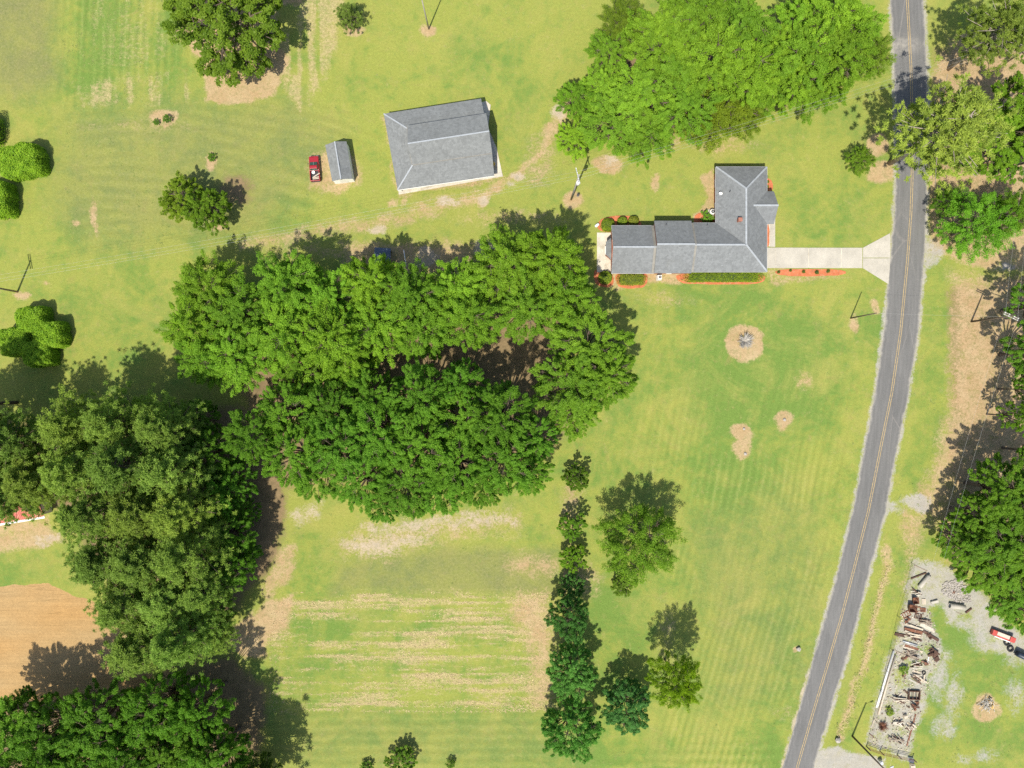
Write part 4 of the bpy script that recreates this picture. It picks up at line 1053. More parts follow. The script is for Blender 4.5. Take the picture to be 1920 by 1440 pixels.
# --- the L-shaped brick house
def build_house():
    off = (32.0, 24.0)
    root = thing('brick_house', 'long L-shaped brick house with grey shingle hip and gable roofs', 'house', (off[0], off[1], 0))
    E = 2.75
    x0, x1, xr = 35.04, 43.80, 39.42
    yb, yt, yr = 19.29, 37.30, 23.45
    zi = 27.65                      # north eave of the main wing
    rz = 5.1
    xm = 30.70                      # where the middle section starts
    roof = MB()
    # hip wing (north-south) and main wing (east-west)
    A = (x0, yt, E); B = (x1, yt, E); Cc = (x1, yb, E); I = (x0, zi, E)
    rn = (xr, yt - 4.40, rz); rs = (xr, yr, rz); W1 = (xm, yr, rz)
    roof.slab([A, rn, B], 0.16)
    roof.slab([B, rn, rs, Cc], 0.16)
    roof.slab([A, I, rs, rn], 0.16)
    roof.slab([Cc, rs, W1, (xm, yb, E)], 0.16)
    roof.slab([I, (xm, zi, E), W1, rs], 0.16)
    # middle section, a step higher
    m0, m1 = 24.36, 30.72; mt, mbm = 27.98, 18.98; me, mr = 3.05, 5.42; my = 23.48
    roof.slab([(m0, mt, me), (m0, my, mr), (m1, my, mr), (m1, mt, me)], 0.16)
    roof.slab([(m0, mbm, me), (m1, mbm, me), (m1, my, mr), (m0, my, mr)], 0.16)
    # west section
    w0, w1 = 17.10, 24.40; wt, wb = 27.2, 19.05; wy = 23.12; we, wr = 2.72, 4.85
    roof.slab([(w0, wt, we), (w0, wy, wr), (w1, wy, wr), (w1, wt, we)], 0.16)
    roof.slab([(w0, wb, we), (w1, wb, we), (w1, wy, wr), (w0, wy, wr)], 0.16)
    # front porch gable running east
    g0, g1 = 40.9, 45.2; gt, gb = 33.1, 27.5; gy = 30.3; ge, gr = 2.72, 4.22
    roof.slab([(43.3, gt, ge), (45.0, gt, ge), (45.2, gy, gr), (40.96, gy, gr)], 0.14)
    roof.slab([(43.3, gb, ge), (40.96, gy, gr), (45.2, gy, gr), (45.0, gb, ge)], 0.14)
    # bay roof on the west gable
    bp = [(17.05, 25.2, 2.5), (16.2, 24.5, 2.3), (16.2, 22.3, 2.3), (17.05, 21.4, 2.5), (17.05, 22.3, 2.85), (17.05, 24.4, 2.85)]
    roof.slab([bp[0], bp[1], bp[5]], 0.1); roof.slab([bp[1], bp[2], bp[4], bp[5]], 0.1); roof.slab([bp[2], bp[3], bp[4]], 0.1)
    R = roof.build('roof', MAT['shingle'], root, off=off)
    ridge_caps(R, [(rn, rs), (rs, W1), (A, rn), (B, rn), (Cc, rs), ((m0, my, mr), (m1, my, mr)), ((w0, wy, wr), (w1, wy, wr)), ((40.96, gy, gr), (g1, gy, gr))], off)
    for a, b, w_ in (((24.15, wt, we + 0.06), (24.15, wy, wr + 0.06), .42), ((24.15, wb, we + 0.06), (24.15, wy, wr + 0.06), .42), ((30.95, zi, E + 0.06), (30.95, yr, rz + 0.06), .36), ((30.95, yb, E + 0.06), (30.95, yr, rz + 0.06), .36)):
        MB().bar(a, b, w_, 0.03).build('flashing', MAT['flash'], R, off=off)
    gt_ = MB()
    for a, b in (((x0 - .05, yt - .1, E - .12), (x0 - .05, zi, E - .12)), ((x0, yt + .05, E - .12), (x1, yt + .05, E - .12)), ((x1 + .05, yt, E - .12), (x1 + .05, gt, E - .12)), ((x1 + .05, gb, E - .12), (x1 + .05, yb, E - .12)),
                 ((x1, yb - .05, E - .12), (xm, yb - .05, E - .12)), ((xm, zi + .05, E - .12), (x0 - .1, zi + .05, E - .12)), ((w0, wb - .05, we - .12), (w1, wb - .05, we - .12)), ((w0, wt + .05, we - .12), (w1, wt + .05, we - .12))):
        gt_.bar(a, b, 0.06, 0.08)
    gt_.build('gutter', MAT['gutter'], R, off=off)
    # walls
    wl = MB()
    o_ = 0.45
    wl.prism([(x0 + o_, yt - o_), (x0 + o_, yr), (x1 - o_, yr), (x1 - o_, yt - o_)], 0, E - 0.02)
    wl.prism([(xm - 0.2, zi - o_), (xm - 0.2, yb + o_), (x1 - o_ - 0.003, yb + o_), (x1 - o_ - 0.003, zi - o_)], 0, E - 0.021)
    def gable(xa, xb, ya, yb_, ym, ze, zr):
        V = [(xa, ya, 0), (xa, yb_, 0), (xa, yb_, ze), (xa, ym, zr), (xa, ya, ze), (xb, ya, 0), (xb, yb_, 0), (xb, yb_, ze), (xb, ym, zr), (xb, ya, ze)]
        wl.add(V, [(0, 4, 3, 2, 1), (5, 6, 7, 8, 9), (0, 1, 6, 5), (1, 2, 7, 6), (2, 3, 8, 7), (3, 4, 9, 8), (4, 0, 5, 9)])
    gable(m0 + 0.12, m1 - 0.1, mbm + 0.4, mt - 0.4, my, me - 0.0, mr - 0.20)
    gable(w0 + 0.25, m0 + 0.3, wb + 0.4, wt - 0.4, wy, we - 0.0, wr - 0.20)
    wl.prism([(16.4, 24.3), (16.4, 22.5), (17.4, 21.7), (17.4, 25.0)], 0, 2.25)
    wl.build('wall', MAT['brick'], root, off=off)
    fs = MB()
    fs.bar((w0 + .02, wb, we - .16), (w0 + .02, wy, wr - .16), 0.05, 0.2); fs.bar((w0 + .02, wt, we - .16), (w0 + .02, wy, wr - .16), 0.05, 0.2)
    fs.build('fascia', MAT['white'], root, off=off)
    # porch gable front and posts
    pg = MB().add([(44.6, gb + .3, 2.6), (44.6, gt - .3, 2.6), (44.6, gy, gr - .25), (44.5, gb + .3, 2.6), (44.5, gt - .3, 2.6), (44.5, gy, gr - .25)], [(0, 1, 2), (5, 4, 3), (0, 3, 4, 1), (1, 4, 5, 2), (2, 5, 3, 0)])
    pg.build('porch_gable', MAT['white'], root, off=off)
    for y in (gb + .4, gt - .4):
        MB().box((44.55, y, 1.3), (0.16, 0.16, 2.6)).build('porch_post', MAT['white'], root, off=off)
    for x in (33.0, 37.0, 40.6):
        window_on(root, off, (x, yb + o_, 1.5), (1, 0, 0), 1.3, 1.2, (0, -1, 0))
    for x in (19.4, 22.4):
        window_on(root, off, (x, wb + .4, 1.5), (1, 0, 0), 1.1, 1.2, (0, -1, 0))
    for y in (35.2, 25.6):
        window_on(root, off, (x1 - o_, y, 1.5), (0, 1, 0), 1.3, 1.2, (1, 0, 0))
    for y in (35.0, 31.0):
        window_on(root, off, (x0 + o_, y, 1.5), (0, 1, 0), 1.1, 1.1, (-1, 0, 0))
    window_on(root, off, (39.4, yt - o_, 1.5), (1, 0, 0), 1.3, 1.2, (0, 1, 0))
    window_on(root, off, (27.4, mt - .4, 1.5), (1, 0, 0), 1.6, 1.2, (0, 1, 0))
    window_on(root, off, (16.4, 23.4, 1.3), (0, 1, 0), 1.2, 1.2, (-1, 0, 0))
    door_on(root, off, (x1 - o_, 30.3, 1.05), (0, 1, 0), 0.95, 2.1, (1, 0, 0), MAT['white'])
    door_on(root, off, (27.5, mbm + .4, 1.05), (1, 0, 0), 0.95, 2.1, (0, -1, 0), MAT['white'])
    # things of the roof
    def on_west(x, y):  # height of west slope of hip wing
        return E + (x - x0) / (xr - x0) * (rz - E)
    c = P(1386, 413, 4.7)
    ch = MB().box((c[0], c[1], on_west(c[0], 0) + 0.3), (0.6, 0.55, 0.9)).build('chimney', MAT['brick'], R, off=off, bevel=0.02)
    MB().box((c[0], c[1], on_west(c[0], 0) + 0.78), (0.68, 0.63, 0.08)).build('chimney_cap', MAT['brick'], R, off=off)
    d = P(1351, 363, 3.4); dz = on_west(d[0], 0)
    dm = MB().tube([(d[0], d[1], dz), (d[0], d[1], dz + 0.5)], 0.03, 6)
    n = Vector((-0.45, -0.65, 0.6)).normalized(); s = n.cross(Vector((0, 0, 1))).normalized(); u = s.cross(n)
    cen = Vector((d[0], d[1], dz + 0.55)); vs = [cen - n * 0.1]; fs_ = []
    for r, b in ((0.16, -0.05), (0.29, 0.04)):
        for i in range(14):
            a = 2 * math.pi * i / 14; vs.append(cen + s * (math.cos(a) * r) + u * (math.sin(a) * r) + n * b)
    for i in range(14):
        fs_.append((0, 1 + i, 1 + (i + 1) % 14)); fs_.append((1 + i, 15 + i, 15 + (i + 1) % 14, 1 + (i + 1) % 14))
    dm.add(vs, fs_, True)
    dm.tube([cen - n * 0.05, cen + n * 0.4 - u * 0.2], 0.02, 5)
    dm.build('satellite_dish', MAT['white'], R, off=off)
    for (px, py, zz) in ((1369, 358.5, 4.2), (1326, 422, 3.2), (1249, 421, 3.6), (1267, 498, 3.4), (1353, 498, 3.2)):
        v = P(px, py, zz)
        MB().tube([(v[0], v[1], zz - 0.6), (v[0], v[1], zz + 0.25)], 0.06, 8).build('vent_pipe', MAT['darkmetal'] if px != 1353 else MAT['metal'], R, off=off)
    return root
build_house()

# --- air conditioning units and small things round the house
def ac_unit(px, py, w, label, round_=False):
    x, y = G(px, py)
    root = thing('air_conditioner', label, 'air conditioner', (x, y, 0), 0.06)
    MB().box((0, 0, 0.05), (w + 0.25, w + 0.25, 0.1)).build('pad', MAT['concrete'], root)
    if round_:
        b = MB().tube([(0, 0, 0.1), (0, 0, 0.85), (0, 0, 0.92)], [w / 2, w / 2, w / 2 - 0.06], 20)
    else:
        b = MB().box((0, 0, 0.5), (w, w, 0.8))
    b.build('cabinet', MAT['trim'], root, bevel=0.02)
    z = 0.93 if round_ else 0.91
    MB().tube([(0.05, 0.02, z), (0.05, 0.02, z + 0.03)], [w * 0.33, w * 0.30], 18).build('fan_grille', MAT['darkmetal'], root)
    MB().tube([(0.05, 0.02, z + 0.03), (0.05, 0.02, z + 0.07)], [w * 0.14, w * 0.12], 10).build('fan_motor', MAT['metal'], root)
ac_unit(1235, 521, 0.75, 'square white air conditioner on a pad south of the house')
ac_unit(1333.5, 399, 0.95, 'round pale air conditioner in the inner corner of the house', True)
x, y = G(1119, 423)
t = thing('gas_tank', 'small white gas tank lying at the edge of the patio mulch', 'tank', (x, y, 0), math.radians(40))
MB().tube([(-0.42, 0, 0.32), (-0.32, 0, 0.32), (0.32, 0, 0.32), (0.42, 0, 0.32)], [0.10, 0.24, 0.24, 0.10], 14).build('shell', MAT['white'], t)
for sx in (-.2, .2): MB().box((sx, 0, 0.06), (0.06, 0.36, 0.12)).build('foot', MAT['metal'], t)
MB().tube([(0, 0, 0.54), (0, 0, 0.64)], 0.05, 8).build('valve', MAT['metal'], t)
x, y = G(1083, 368)
t = thing('utility_pedestal', 'short brown utility pedestal on the bare ground beside the transformer pole', 'pedestal', (x, y, 0))
MB().box((0, 0, 0.45), (0.35, 0.3, 0.9)).build('cabinet', MAT['greypole'], t, bevel=0.02)
MB().box((0, 0, 0.93), (0.42, 0.36, 0.06)).build('lid', MAT['darkmetal'], t)

# --- the barn with three lean-to roofs
def build_barn():
    # corner heights; points read off the map at their own height
    e, l, n2, r = 2.5, 3.6, 4.3, 5.55
    TL = P(719.4, 213.3, e); TR = P(901.9, 184.7, e); TRi = P(906.9, 212.5, l)
    BL = P(745.4, 356, e); BR = P(926.7, 329.2, e)
    NWi = P(758.5, 239.5, l); SWi = P(773.5, 309.7, l); SEi = P(922.8, 287.6, l)
    SWi = (SWi[0], SWi[1], l)
    cN0 = P(763.5, 235.3, n2); cN1 = P(911.6, 212.3, n2)
    r0 = P(766.0, 269.3, r); r1 = P(917.3, 245.9, r)
    def on(a, b, p):
        ax, ay = a[0], a[1]; bx, by = b[0] - ax, b[1] - ay
        t = ((p[0] - ax) * bx + (p[1] - ay) * by) / (bx * bx + by * by)
        return (ax + bx * t, ay + by * t)
    # the west edge of the upper roof is one straight line
    q = on(cN0, SWi, r0); r0 = (q[0] - 0.15, q[1], r)
    NWi = (cN0[0] + (SWi[0] - cN0[0]) * .05, cN0[1] + (SWi[1] - cN0[1]) * .05, l)
    TRi = (cN1[0] - .3, cN1[1] - .3, l)
    off = (0.5 * (TL[0] + BR[0]), 0.5 * (TL[1] + BR[1]))
    root = thing('barn', 'big grey shingled barn with lower roofs on three sides and an open south porch', 'barn', (off[0], off[1], 0))
    rf = MB()
    rf.slab([TL, NWi, TRi, TR], 0.14)                     # north lean-to
    rf.slab([TL, BL, SWi, NWi], 0.14)                     # west lean-to
    rf.slab([BL, BR, SEi, SWi], 0.14)                     # south porch roof
    R = rf.build('roof', MAT['shingle2'], root, off=off)
    up = MB()
    up.slab([cN0, r0, r1, cN1], 0.14)
    lo = 0.06
    up.slab([r0, (SWi[0], SWi[1], l + lo), (SEi[0], SEi[1], l + lo), r1], 0.14)
    up.build('upper_roof', MAT['shingle2'], root, off=off)
    ridge_caps(R, [(r0, r1), (TL, NWi), (BL, SWi)], off, w=0.24)
    ridge_caps(R, [((SWi[0], SWi[1], l + .05), (SEi[0], SEi[1], l + .05))], off, 'flash', 0.16)
    # walls of the core; open bay on the east
    def lerp(a, b, t): return (a[0] + (b[0] - a[0]) * t, a[1] + (b[1] - a[1]) * t)
    c00 = lerp(SWi, SEi, 0.0); c10 = lerp(SWi, SEi, 0.97); c01 = lerp(cN0, cN1, 0.0); c11 = lerp(cN0, cN1, 0.97)
    w = MB()
    def wall(a, b, z0, z1a, z1b=None, mid=None):
        z1b = z1a if z1b is None else z1b
        d = Vector((b[0] - a[0], b[1] - a[1], 0)).normalized(); nn = Vector((-d.y, d.x, 0)) * 0.08
        top = [(b[0], b[1], z1b)] + ([mid] if mid else []) + [(a[0], a[1], z1a)]
        poly = [(a[0], a[1], z0), (b[0], b[1], z0)] + top
        V = [Vector(p) + nn for p in poly] + [Vector(p) - nn for p in poly]
        k = len(poly)
        F = [tuple(range(k)), tuple(range(2 * k - 1, k - 1, -1))] + [((i + 1) % k, i, k + i, k + (i + 1) % k) for i in range(k)]
        w.add(V, F)
    rm = lerp(r0, r1, 0.0); rm1 = lerp(r0, r1, 0.97)
    wall(c01, c00, 0, n2 - .16, l - .16, (rm[0] + 0.1, rm[1], r - .2))
    wall(c11, c10, 2.4, n2 - .16, l - .16, (rm1[0], rm1[1], r - .2))
    wall(c01, c11, 0, n2 - .18)
    wall(c00, c10, 0, l - .2)
    w.build('core_wall', MAT['wood'], root, off=off)
    ow = MB()
    def inw(p, t): return (p[0] + (off[0] - p[0]) * t, p[1] + (off[1] - p[1]) * t)
    a, b, c_, d_ = inw(TL, .05), inw(BL, .05), inw(TR, .05), inw(TRi, .06)
    w = ow
    wall(a, b, 0, e - .12); wall(a, c_, 0, e - .12); wall(c_, d_, 0, e - .1, 3.4)
    ow.build('outer_wall', MAT['trim'], root, off=off)
    # slab and posts
    sl = MB()
    s0 = P(748, 365, 0); s1 = P(943, 331, 0); s2 = P(931, 277, 0); s3 = P(915, 240, 0); s4 = P(920, 197, 0); s5 = P(912, 190, 0); s6 = inw(TL, .07)
    sl.prism([s0[:2], s1[:2], s2[:2], s3[:2], s4[:2], s5[:2], s6[:2]], 0.0, 0.10)
    sl.build('floor_slab', MAT['concrete_old'], root, off=off)
    for px, py in ((751.5, 358.6), (786, 353.4), (830, 346), (879, 338.3), (924.5, 331.7)):
        p = P(px, py, 0)
        p = (p[0] + (off[0] - p[0]) * 0.0, p[1] + 0.35)
        MB().box((p[0], p[1], 1.2), (0.16, 0.16, 2.4), math.radians(8.6)).build('post', MAT['darkwood'], root, off=off)
    for t_ in (0.05, 0.5, 0.95):
        q = lerp(c10, c11, t_); MB().box((q[0], q[1], 1.25), (0.16, 0.16, 2.5)).build('post', MAT['darkwood'], root, off=off)
    gu = MB(); gu.bar((BL[0], BL[1] - .05, e - .12), (BR[0], BR[1] - .05, e - .12), 0.09, 0.1); gu.build('gutter', MAT['trim'], R, off=off)
    k = P(925, 309, 0)
    b = thing('yellow_drum', 'yellow plastic drum under the open east side of the barn', 'drum', (k[0], k[1], 0.1))
    MB().tube([(0, 0, 0), (0, 0, 0.05), (0, 0, 0.85), (0, 0, 0.9)], [0.24, 0.29, 0.29, 0.25], 16).build('body', MAT['yellowplastic'], b)
    MB().tube([(0, 0, 0.42), (0, 0, 0.48)], 0.31, 16).build('hoop', MAT['yellowplastic'], b)
    MB().tube([(0.1, 0, 0.9), (0.1, 0, 0.93)], 0.05, 8).build('bung', MAT['white'], b)
build_barn()

# --- small white garden shed
def build_shed():
    e, r = 2.2, 3.2
    TL = P(609.7, 271.8, e); TR = P(649.4, 264.9, e); BR = P(660.9, 334.8, e); BL = P(622.7, 339.4, e); r0 = P(627.6, 265.3, r); r1 = P(639.1, 335.6, r)
    off = ((TL[0] + BR[0]) / 2, (TL[1] + BR[1]) / 2)
    root = thing('garden_shed', 'small white shed with a sagging grey shingle gable roof beside the pickup', 'shed', (off[0], off[1], 0))
    rf = MB()
    # roof slopes with a slight sag in the middle of the eastern one
    rf.slab([TL, BL, r1, r0], 0.12)
    n = 8; V = []; F = []
    for i in range(n + 1):
        t = i / n
        for j in range(5):
            s = j / 4
            a = Vector(r0).lerp(Vector(r1), t); b = Vector(TR).lerp(Vector(BR), t)
            p = a.lerp(b, s); p.z -= 0.16 * math.exp(-((t - .62) / .12) ** 2) * (1 - abs(s - .35))
            V.append(p)
    for i in range(n):
        for j in range(4):
            F.append((i * 5 + j, (i + 1) * 5 + j, (i + 1) * 5 + j + 1, i * 5 + j + 1))
    b0 = len(V); V2 = [Vector((p.x, p.y, p.z - 0.12)) for p in V]
    rf.add(V + V2, F + [tuple(b0 + k for k in reversed(f)) for f in F])
    for i in range(n):
        k = i * 5 + 4; rf.add([V[k], V[k + 5], V2[k + 5], V2[k]], [(0, 3, 2, 1)])
    rf.add([V[0], V[4], V2[4], V2[0]], [(0, 1, 2, 3)]); rf.add([V[n * 5], V[n * 5 + 4], V2[n * 5 + 4], V2[n * 5]], [(3, 2, 1, 0)])
    R = rf.build('roof', MAT['shingle2'], root, off=off)
    ridge_caps(R, [(r0, r1)], off, w=0.22)
    def inn(p, t=.05): return (p[0] + (off[0] - p[0]) * t, p[1] + (off[1] - p[1]) * t)
    a, b, c, d = inn(TL), inn(TR), inn(BR, .04), inn(BL, .04); g0 = inn(r0); g1 = inn(r1, .04)
    w = MB()
    w.add([(a[0], a[1], 0), (b[0], b[1], 0), (c[0], c[1], 0), (d[0], d[1], 0), (a[0], a[1], e - .05), (b[0], b[1], e - .05), (c[0], c[1], e - .05), (d[0], d[1], e - .05), (g0[0], g0[1], r - .16), (g1[0], g1[1], r - .16)],
          [(0, 4, 8, 5, 1), (3, 2, 6, 9, 7), (0, 3, 7, 4), (1, 5, 6, 2), (0, 1, 2, 3)])
    w.build('wall', MAT['white'], root, off=off)
    mid = ((c[0] + d[0]) / 2, (c[1] + d[1]) / 2); al = Vector((c[0] - d[0], c[1] - d[1], 0)).normalized(); nr = Vector((al.y, -al.x, 0))
    door_on(root, off, (mid[0], mid[1], 0.95), al, 1.3, 1.9, nr, MAT['trim'])
    MB().box((g1[0] + nr.x * .05, g1[1] + nr.y * .05, 2.75), (0.25, 0.06, 0.2), math.atan2(al.y, al.x)).build('vent', MAT['darkmetal'], root, off=off)
build_shed()

# --- red metal-roofed building under the western pines
def build_red():
    E_, r = 2.6, 4.0
    a = Vector(P(83, 969, E_)); b = Vector(P(-70, 994, E_))
    al = (a - b).normalized(); nn = Vector((-al.y, al.x, 0))
    L_ = 17.0; D = 8.0
    c0 = a - al * (L_ / 2) + nn * (D / 2)
    off = (c0.x, c0.y)
    root = thing('red_roofed_outbuilding', 'outbuilding with a ribbed red metal roof showing beneath the western pines', 'building', (off[0], off[1], 0), math.atan2(al.y, al.x))
    rf = MB()
    hx, hy = L_ / 2, D / 2
    rf.slab([(-hx, -hy, E_), (hx, -hy, E_), (hx, 0, r), (-hx, 0, r)], 0.06); rf.slab([(-hx, hy, E_), (-hx, 0, r), (hx, 0, r), (hx, hy, E_)], 0.06)
    for i in range(int(L_ / 0.3)):
        x = -hx + 0.15 + i * 0.3
        rf.bar((x, -hy + .02, E_ + 0.02), (x, 0, r + 0.02), 0.07, 0.05); rf.bar((x, hy - .02, E_ + 0.02), (x, 0, r + 0.02), 0.07, 0.05)
    R = rf.build('roof', MAT['redroof'], root)
    ed = MB(); ed.box((0, -hy - 0.04, E_ - 0.02), (L_ + .1, 0.42, 0.10)); ed.build('gutter', MAT['white'], R)
    MB().bar((-hx, 0, r + .05), (hx, 0, r + .05), 0.3, 0.06).build('ridge_cap', MAT['redroof'], R)
    MB().prism([(-hx + .3, -hy + .4), (hx - .3, -hy + .4), (hx - .3, hy - .4), (-hx + .3, hy - .4)], 0, E_ - .1).build('wall', MAT['trim'], root)
    window_on(root, None, (2, -hy + .4, 1.4), (1, 0, 0), 1.1, 1.0, (0, -1, 0)); door_on(root, None, (-1, -hy + .4, 1.0), (1, 0, 0), 0.9, 2.0, (0, -1, 0), MAT['white'])
build_red()

# --- navy roofed lean shed at the grove's edge
def build_navy():
    c = P(718, 478, 2.2)
    root = thing('small_lean_shed', 'small shed with a dark navy roof half hidden at the grove edge', 'shed', (c[0], c[1], 0), math.radians(-4))
    MB().slab([(-1.5, -1.4, 2.0), (1.3, -1.4, 2.0), (1.3, 1.2, 2.35), (-1.5, 1.2, 2.35)], 0.07).build('roof', MAT['navy'], root)
    for x, y in ((-1.35, -1.25), (1.15, -1.25), (-1.35, 1.05), (1.15, 1.05)):
        MB().box((x, y, 1.0), (0.12, 0.12, 1.95 if y < 0 else 2.2)).build('post', MAT['wood'], root)
    MB().box((-0.1, 1.0, 1.1), (2.4, 0.05, 2.2)).build('back_wall', MAT['wood'], root)
    a = G(757, 469); b = G(762, 500)
    o = MB().tube([(a[0], a[1], 0.06), (b[0], b[1], 0.06)], 0.07, 8).build('white_pipe', MAT['white']); tag(o, 'white plastic pipe lying on the ground by the navy roofed shed', 'pipe')
build_navy()

# --- red pickup
def build_pickup():
    x, y = G(592, 318.5)
    root = thing('pickup_truck', 'compact red pickup with a loaded bed beside the white shed', 'pickup', (x, y, 0), math.radians(4))
    root.scale = (0.98, 0.96, 1.0)
    hw = 0.86
    # body side profile swept across: nose at +y
    prof = [(2.28, .35), (2.32, .62), (2.22, .86), (1.95, .95), (1.05, 1.02), (1.05, .45), (2.0, .35)]
    def loft(sections, mat, name, parent, bevel=0.04):
        """sections: list of (y, halfwidth, z0, z1)"""
        V = []; F = []
        for (yy, w_, z0, z1) in sections:
            V += [(-w_, yy, z0), (w_, yy, z0), (w_ * 0.97, yy, z1), (-w_ * 0.97, yy, z1)]
        n = len(sections)
        for i in range(n - 1):
            for k in range(4):
                F.append((i * 4 + k, (i + 1) * 4 + k, (i + 1) * 4 + (k + 1) % 4, i * 4 + (k + 1) % 4))
        F.append((0, 1, 2, 3)); F.append((n * 4 - 1, n * 4 - 2, n * 4 - 3, n * 4 - 4))
        return MB().add(V, F).build(name, mat, parent, bevel=bevel)
    body = loft([(2.30, .70, .42, .70), (2.20, .82, .36, .86), (1.9, hw, .34, .95), (1.0, hw, .34, 1.03), (0.95, hw, .34, 1.05), (-0.35, hw, .34, 1.05), (-.40, hw, .34, .62)], MAT['red'], 'body', root)
    bed = MB()
    bed.box((0, -1.3, .48), (1.72, 1.9, .16)); bed.box((-.80, -1.3, .76), (.12, 1.9, .5)); bed.box((.80, -1.3, .76), (.12, 1.9, .5)); bed.box((0, -2.2, .74), (1.72, .10, .52)); bed.box((0, -.40, .82), (1.72, .08, .5))
    bed.build('cargo_bed', MAT['red'], root, bevel=0.02)
    cab = loft([(1.06, .74, 1.03, 1.06), (.30, .66, 1.03, 1.50), (.18, .66, 1.03, 1.53), (-.18, .66, 1.03, 1.53), (-.28, .68, 1.03, 1.46), (-.42, .72, 1.03, 1.06)], MAT['red'], 'cab', root, 0.03)
    g = MB()
    g.add([(-.69, 1.02, 1.08), (.69, 1.02, 1.08), (.61, .33, 1.485), (-.61, .33, 1.485)], [(0, 1, 2, 3)])
    g.v = [(p[0], p[1] + .035, p[2] + .035) for p in g.v]
    ws = g.build('windscreen', MAT['greenglass'], root)
    MB().add([(-.60, -.235, 1.50), (.60, -.235, 1.50), (.66, -.40, 1.12), (-.66, -.40, 1.12)], [(3, 2, 1, 0)]).build('rear_window', MAT['greenglass'], root).location = (0, -.04, .04)
    MB().box((0, -1.3, .575), (1.46, 1.74, .02)).build('bed_liner', MAT['darkmetal'], root)
    MB().bar((.02, 1.05, 1.13), (.06, .36, 1.54), .045, .03).build('wiper', MAT['metal'], ws)
    for sx in (-1, 1):
        MB().add([(sx * .745, .80, 1.10), (sx * .690, .36, 1.48), (sx * .690, -.16, 1.48), (sx * .735, -.28, 1.10)], [(0, 1, 2, 3) if sx < 0 else (3, 2, 1, 0)]).build('side_window', MAT['glass'], root)
        MB().box((sx * .98, .78, 1.12), (.2, .12, .14)).build('mirror', MAT['darkmetal'], root, bevel=.02)
        MB().box((sx * .62, 2.27, .68), (.28, .08, .16)).build('headlight', MAT['metal'], root)
        MB().box((sx * .76, -2.262, .78), (.12, .03, .3)).build('tail_light', MAT['machinered'], root)
        for yy in (1.45, -1.35):
            wh = MB().tube([(sx * .70, yy, .34), (sx * .74, yy, .34), (sx * .88, yy, .34), (sx * .91, yy, .34)], [.28, .34, .34, .28], 18).build('wheel', MAT['rubber'], root)
            MB().tube([(sx * .905, yy, .34), (sx * .925, yy, .34)], .17, 12).build('rim', MAT['metal'], wh)
    MB().box((0, 2.34, .46), (1.6, .12, .16)).build('bumper', MAT['metal'], root, bevel=.03)
    MB().box((0, -2.32, .46), (1.6, .12, .16)).build('bumper', MAT['darkmetal'], root, bevel=.03)
    def place(o, loc, rz=0.0):
        M = Matrix.Translation((x, y, 0)) @ Matrix.Rotation(math.radians(4), 4, 'Z')
        o.location = M @ Vector(loc); o.rotation_euler = (0, 0, math.radians(4) + rz)
    b = thing('white_bucket', 'white bucket with a lid standing in the pickup bed', 'bucket')
    MB().tube([(0, 0, 0), (0, 0, .42)], [.22, .26], 16).build('pail', MAT['white'], b); MB().tube([(0, 0, .42), (0, 0, .46)], .28, 16).build('lid', MAT['white'], b)
    place(b, (-.18, -.72, .56))
    for i, (px_, py_, rz, l) in enumerate(((0.1, -1.5, .1, 1.2), (.12, -1.75, .06, 1.1), (.3, -1.3, .5, 1.4))):
        o = MB().box((0, 0, 0), (l, .16, .05)).build('board', MAT['plank'])
        tag(o, ('pale board lying across the pickup bed behind the bucket', 'pale board by the tailgate of the pickup bed', 'long pale board sticking out over the pickup bed side')[i], 'board')
        place(o, (px_, py_, .60 + .055 * i if i < 2 else 1.04), rz)
build_pickup()

# ------------------------------------------------------------------ poles and wires
def upole(px, py, h, label, arms=0, arm_az=0.0, mat='greypole', r=0.17, transformer=False, lamp=None, name='utility_pole', lean=(0, 0)):
    x, y = G(px, py)
    root = thing(name, label, 'utility pole', (x, y, 0), arm_az)
    MB().tube([(0, 0, -0.05), (lean[0] * .5, lean[1] * .5, h * .5), (lean[0], lean[1], h)], [r, r * .85, r * .66], 10).build('pole', MAT[mat], root)
    for k in range(arms):
        yy = (-.16, .16)[k] if arms > 1 else 0.16
        a = MB().box((lean[0], lean[1] + yy, h - .5), (2.6, .12, .14)).build('crossarm', MAT['metal' if mat != 'darkwood' else 'greypole'], root)
        for sx in (-1.15, -.45, .45, 1.15):
            MB().tube([(lean[0] + sx, lean[1] + yy, h - .43), (lean[0] + sx, lean[1] + yy, h - .22)], [.07, .05], 8).build('insulator', MAT['white'], a)
    if transformer:
        t = MB().tube([(-.42, 0, h - 3.6), (-.42, 0, h - 3.5), (-.42, 0, h - 2.5), (-.42, 0, h - 2.42)], [.2, .30, .30, .22], 14).build('transformer', MAT['trim'], root)
        MB().tube([(-.42, 0, h - 2.42), (-.42, 0, h - 2.2)], .05, 6).build('bushing', MAT['darkmetal'], t)
    if lamp:
        l = MB().tube([(0, 0, h - .6), (lamp * .6, 0, h - .35), (lamp, 0, h - .4)], .035, 6).build('lamp_arm', MAT['metal'], root)
        MB().box((lamp + .2, 0, h - .46), (.55, .26, .16)).build('lamp_head', MAT['metal'], l, bevel=.03)
    return Vector((x + lean[0], y + lean[1], h))
top_A = upole(1071, 374, 14.2, 'tall grey wooden pole with a pale transformer north of the patio', 1, math.radians(104), transformer=True)
top_B = upole(1821, 603, 10.0, 'pole with forked double crossarms on bare ground east of the road', 2, math.radians(-25), mat='darkwood')
top_C = upole(1595, 596.5, 8.6, 'slim dark lamp pole on the lawn west of the road', 0, math.radians(10), mat='darkwood', r=.12)
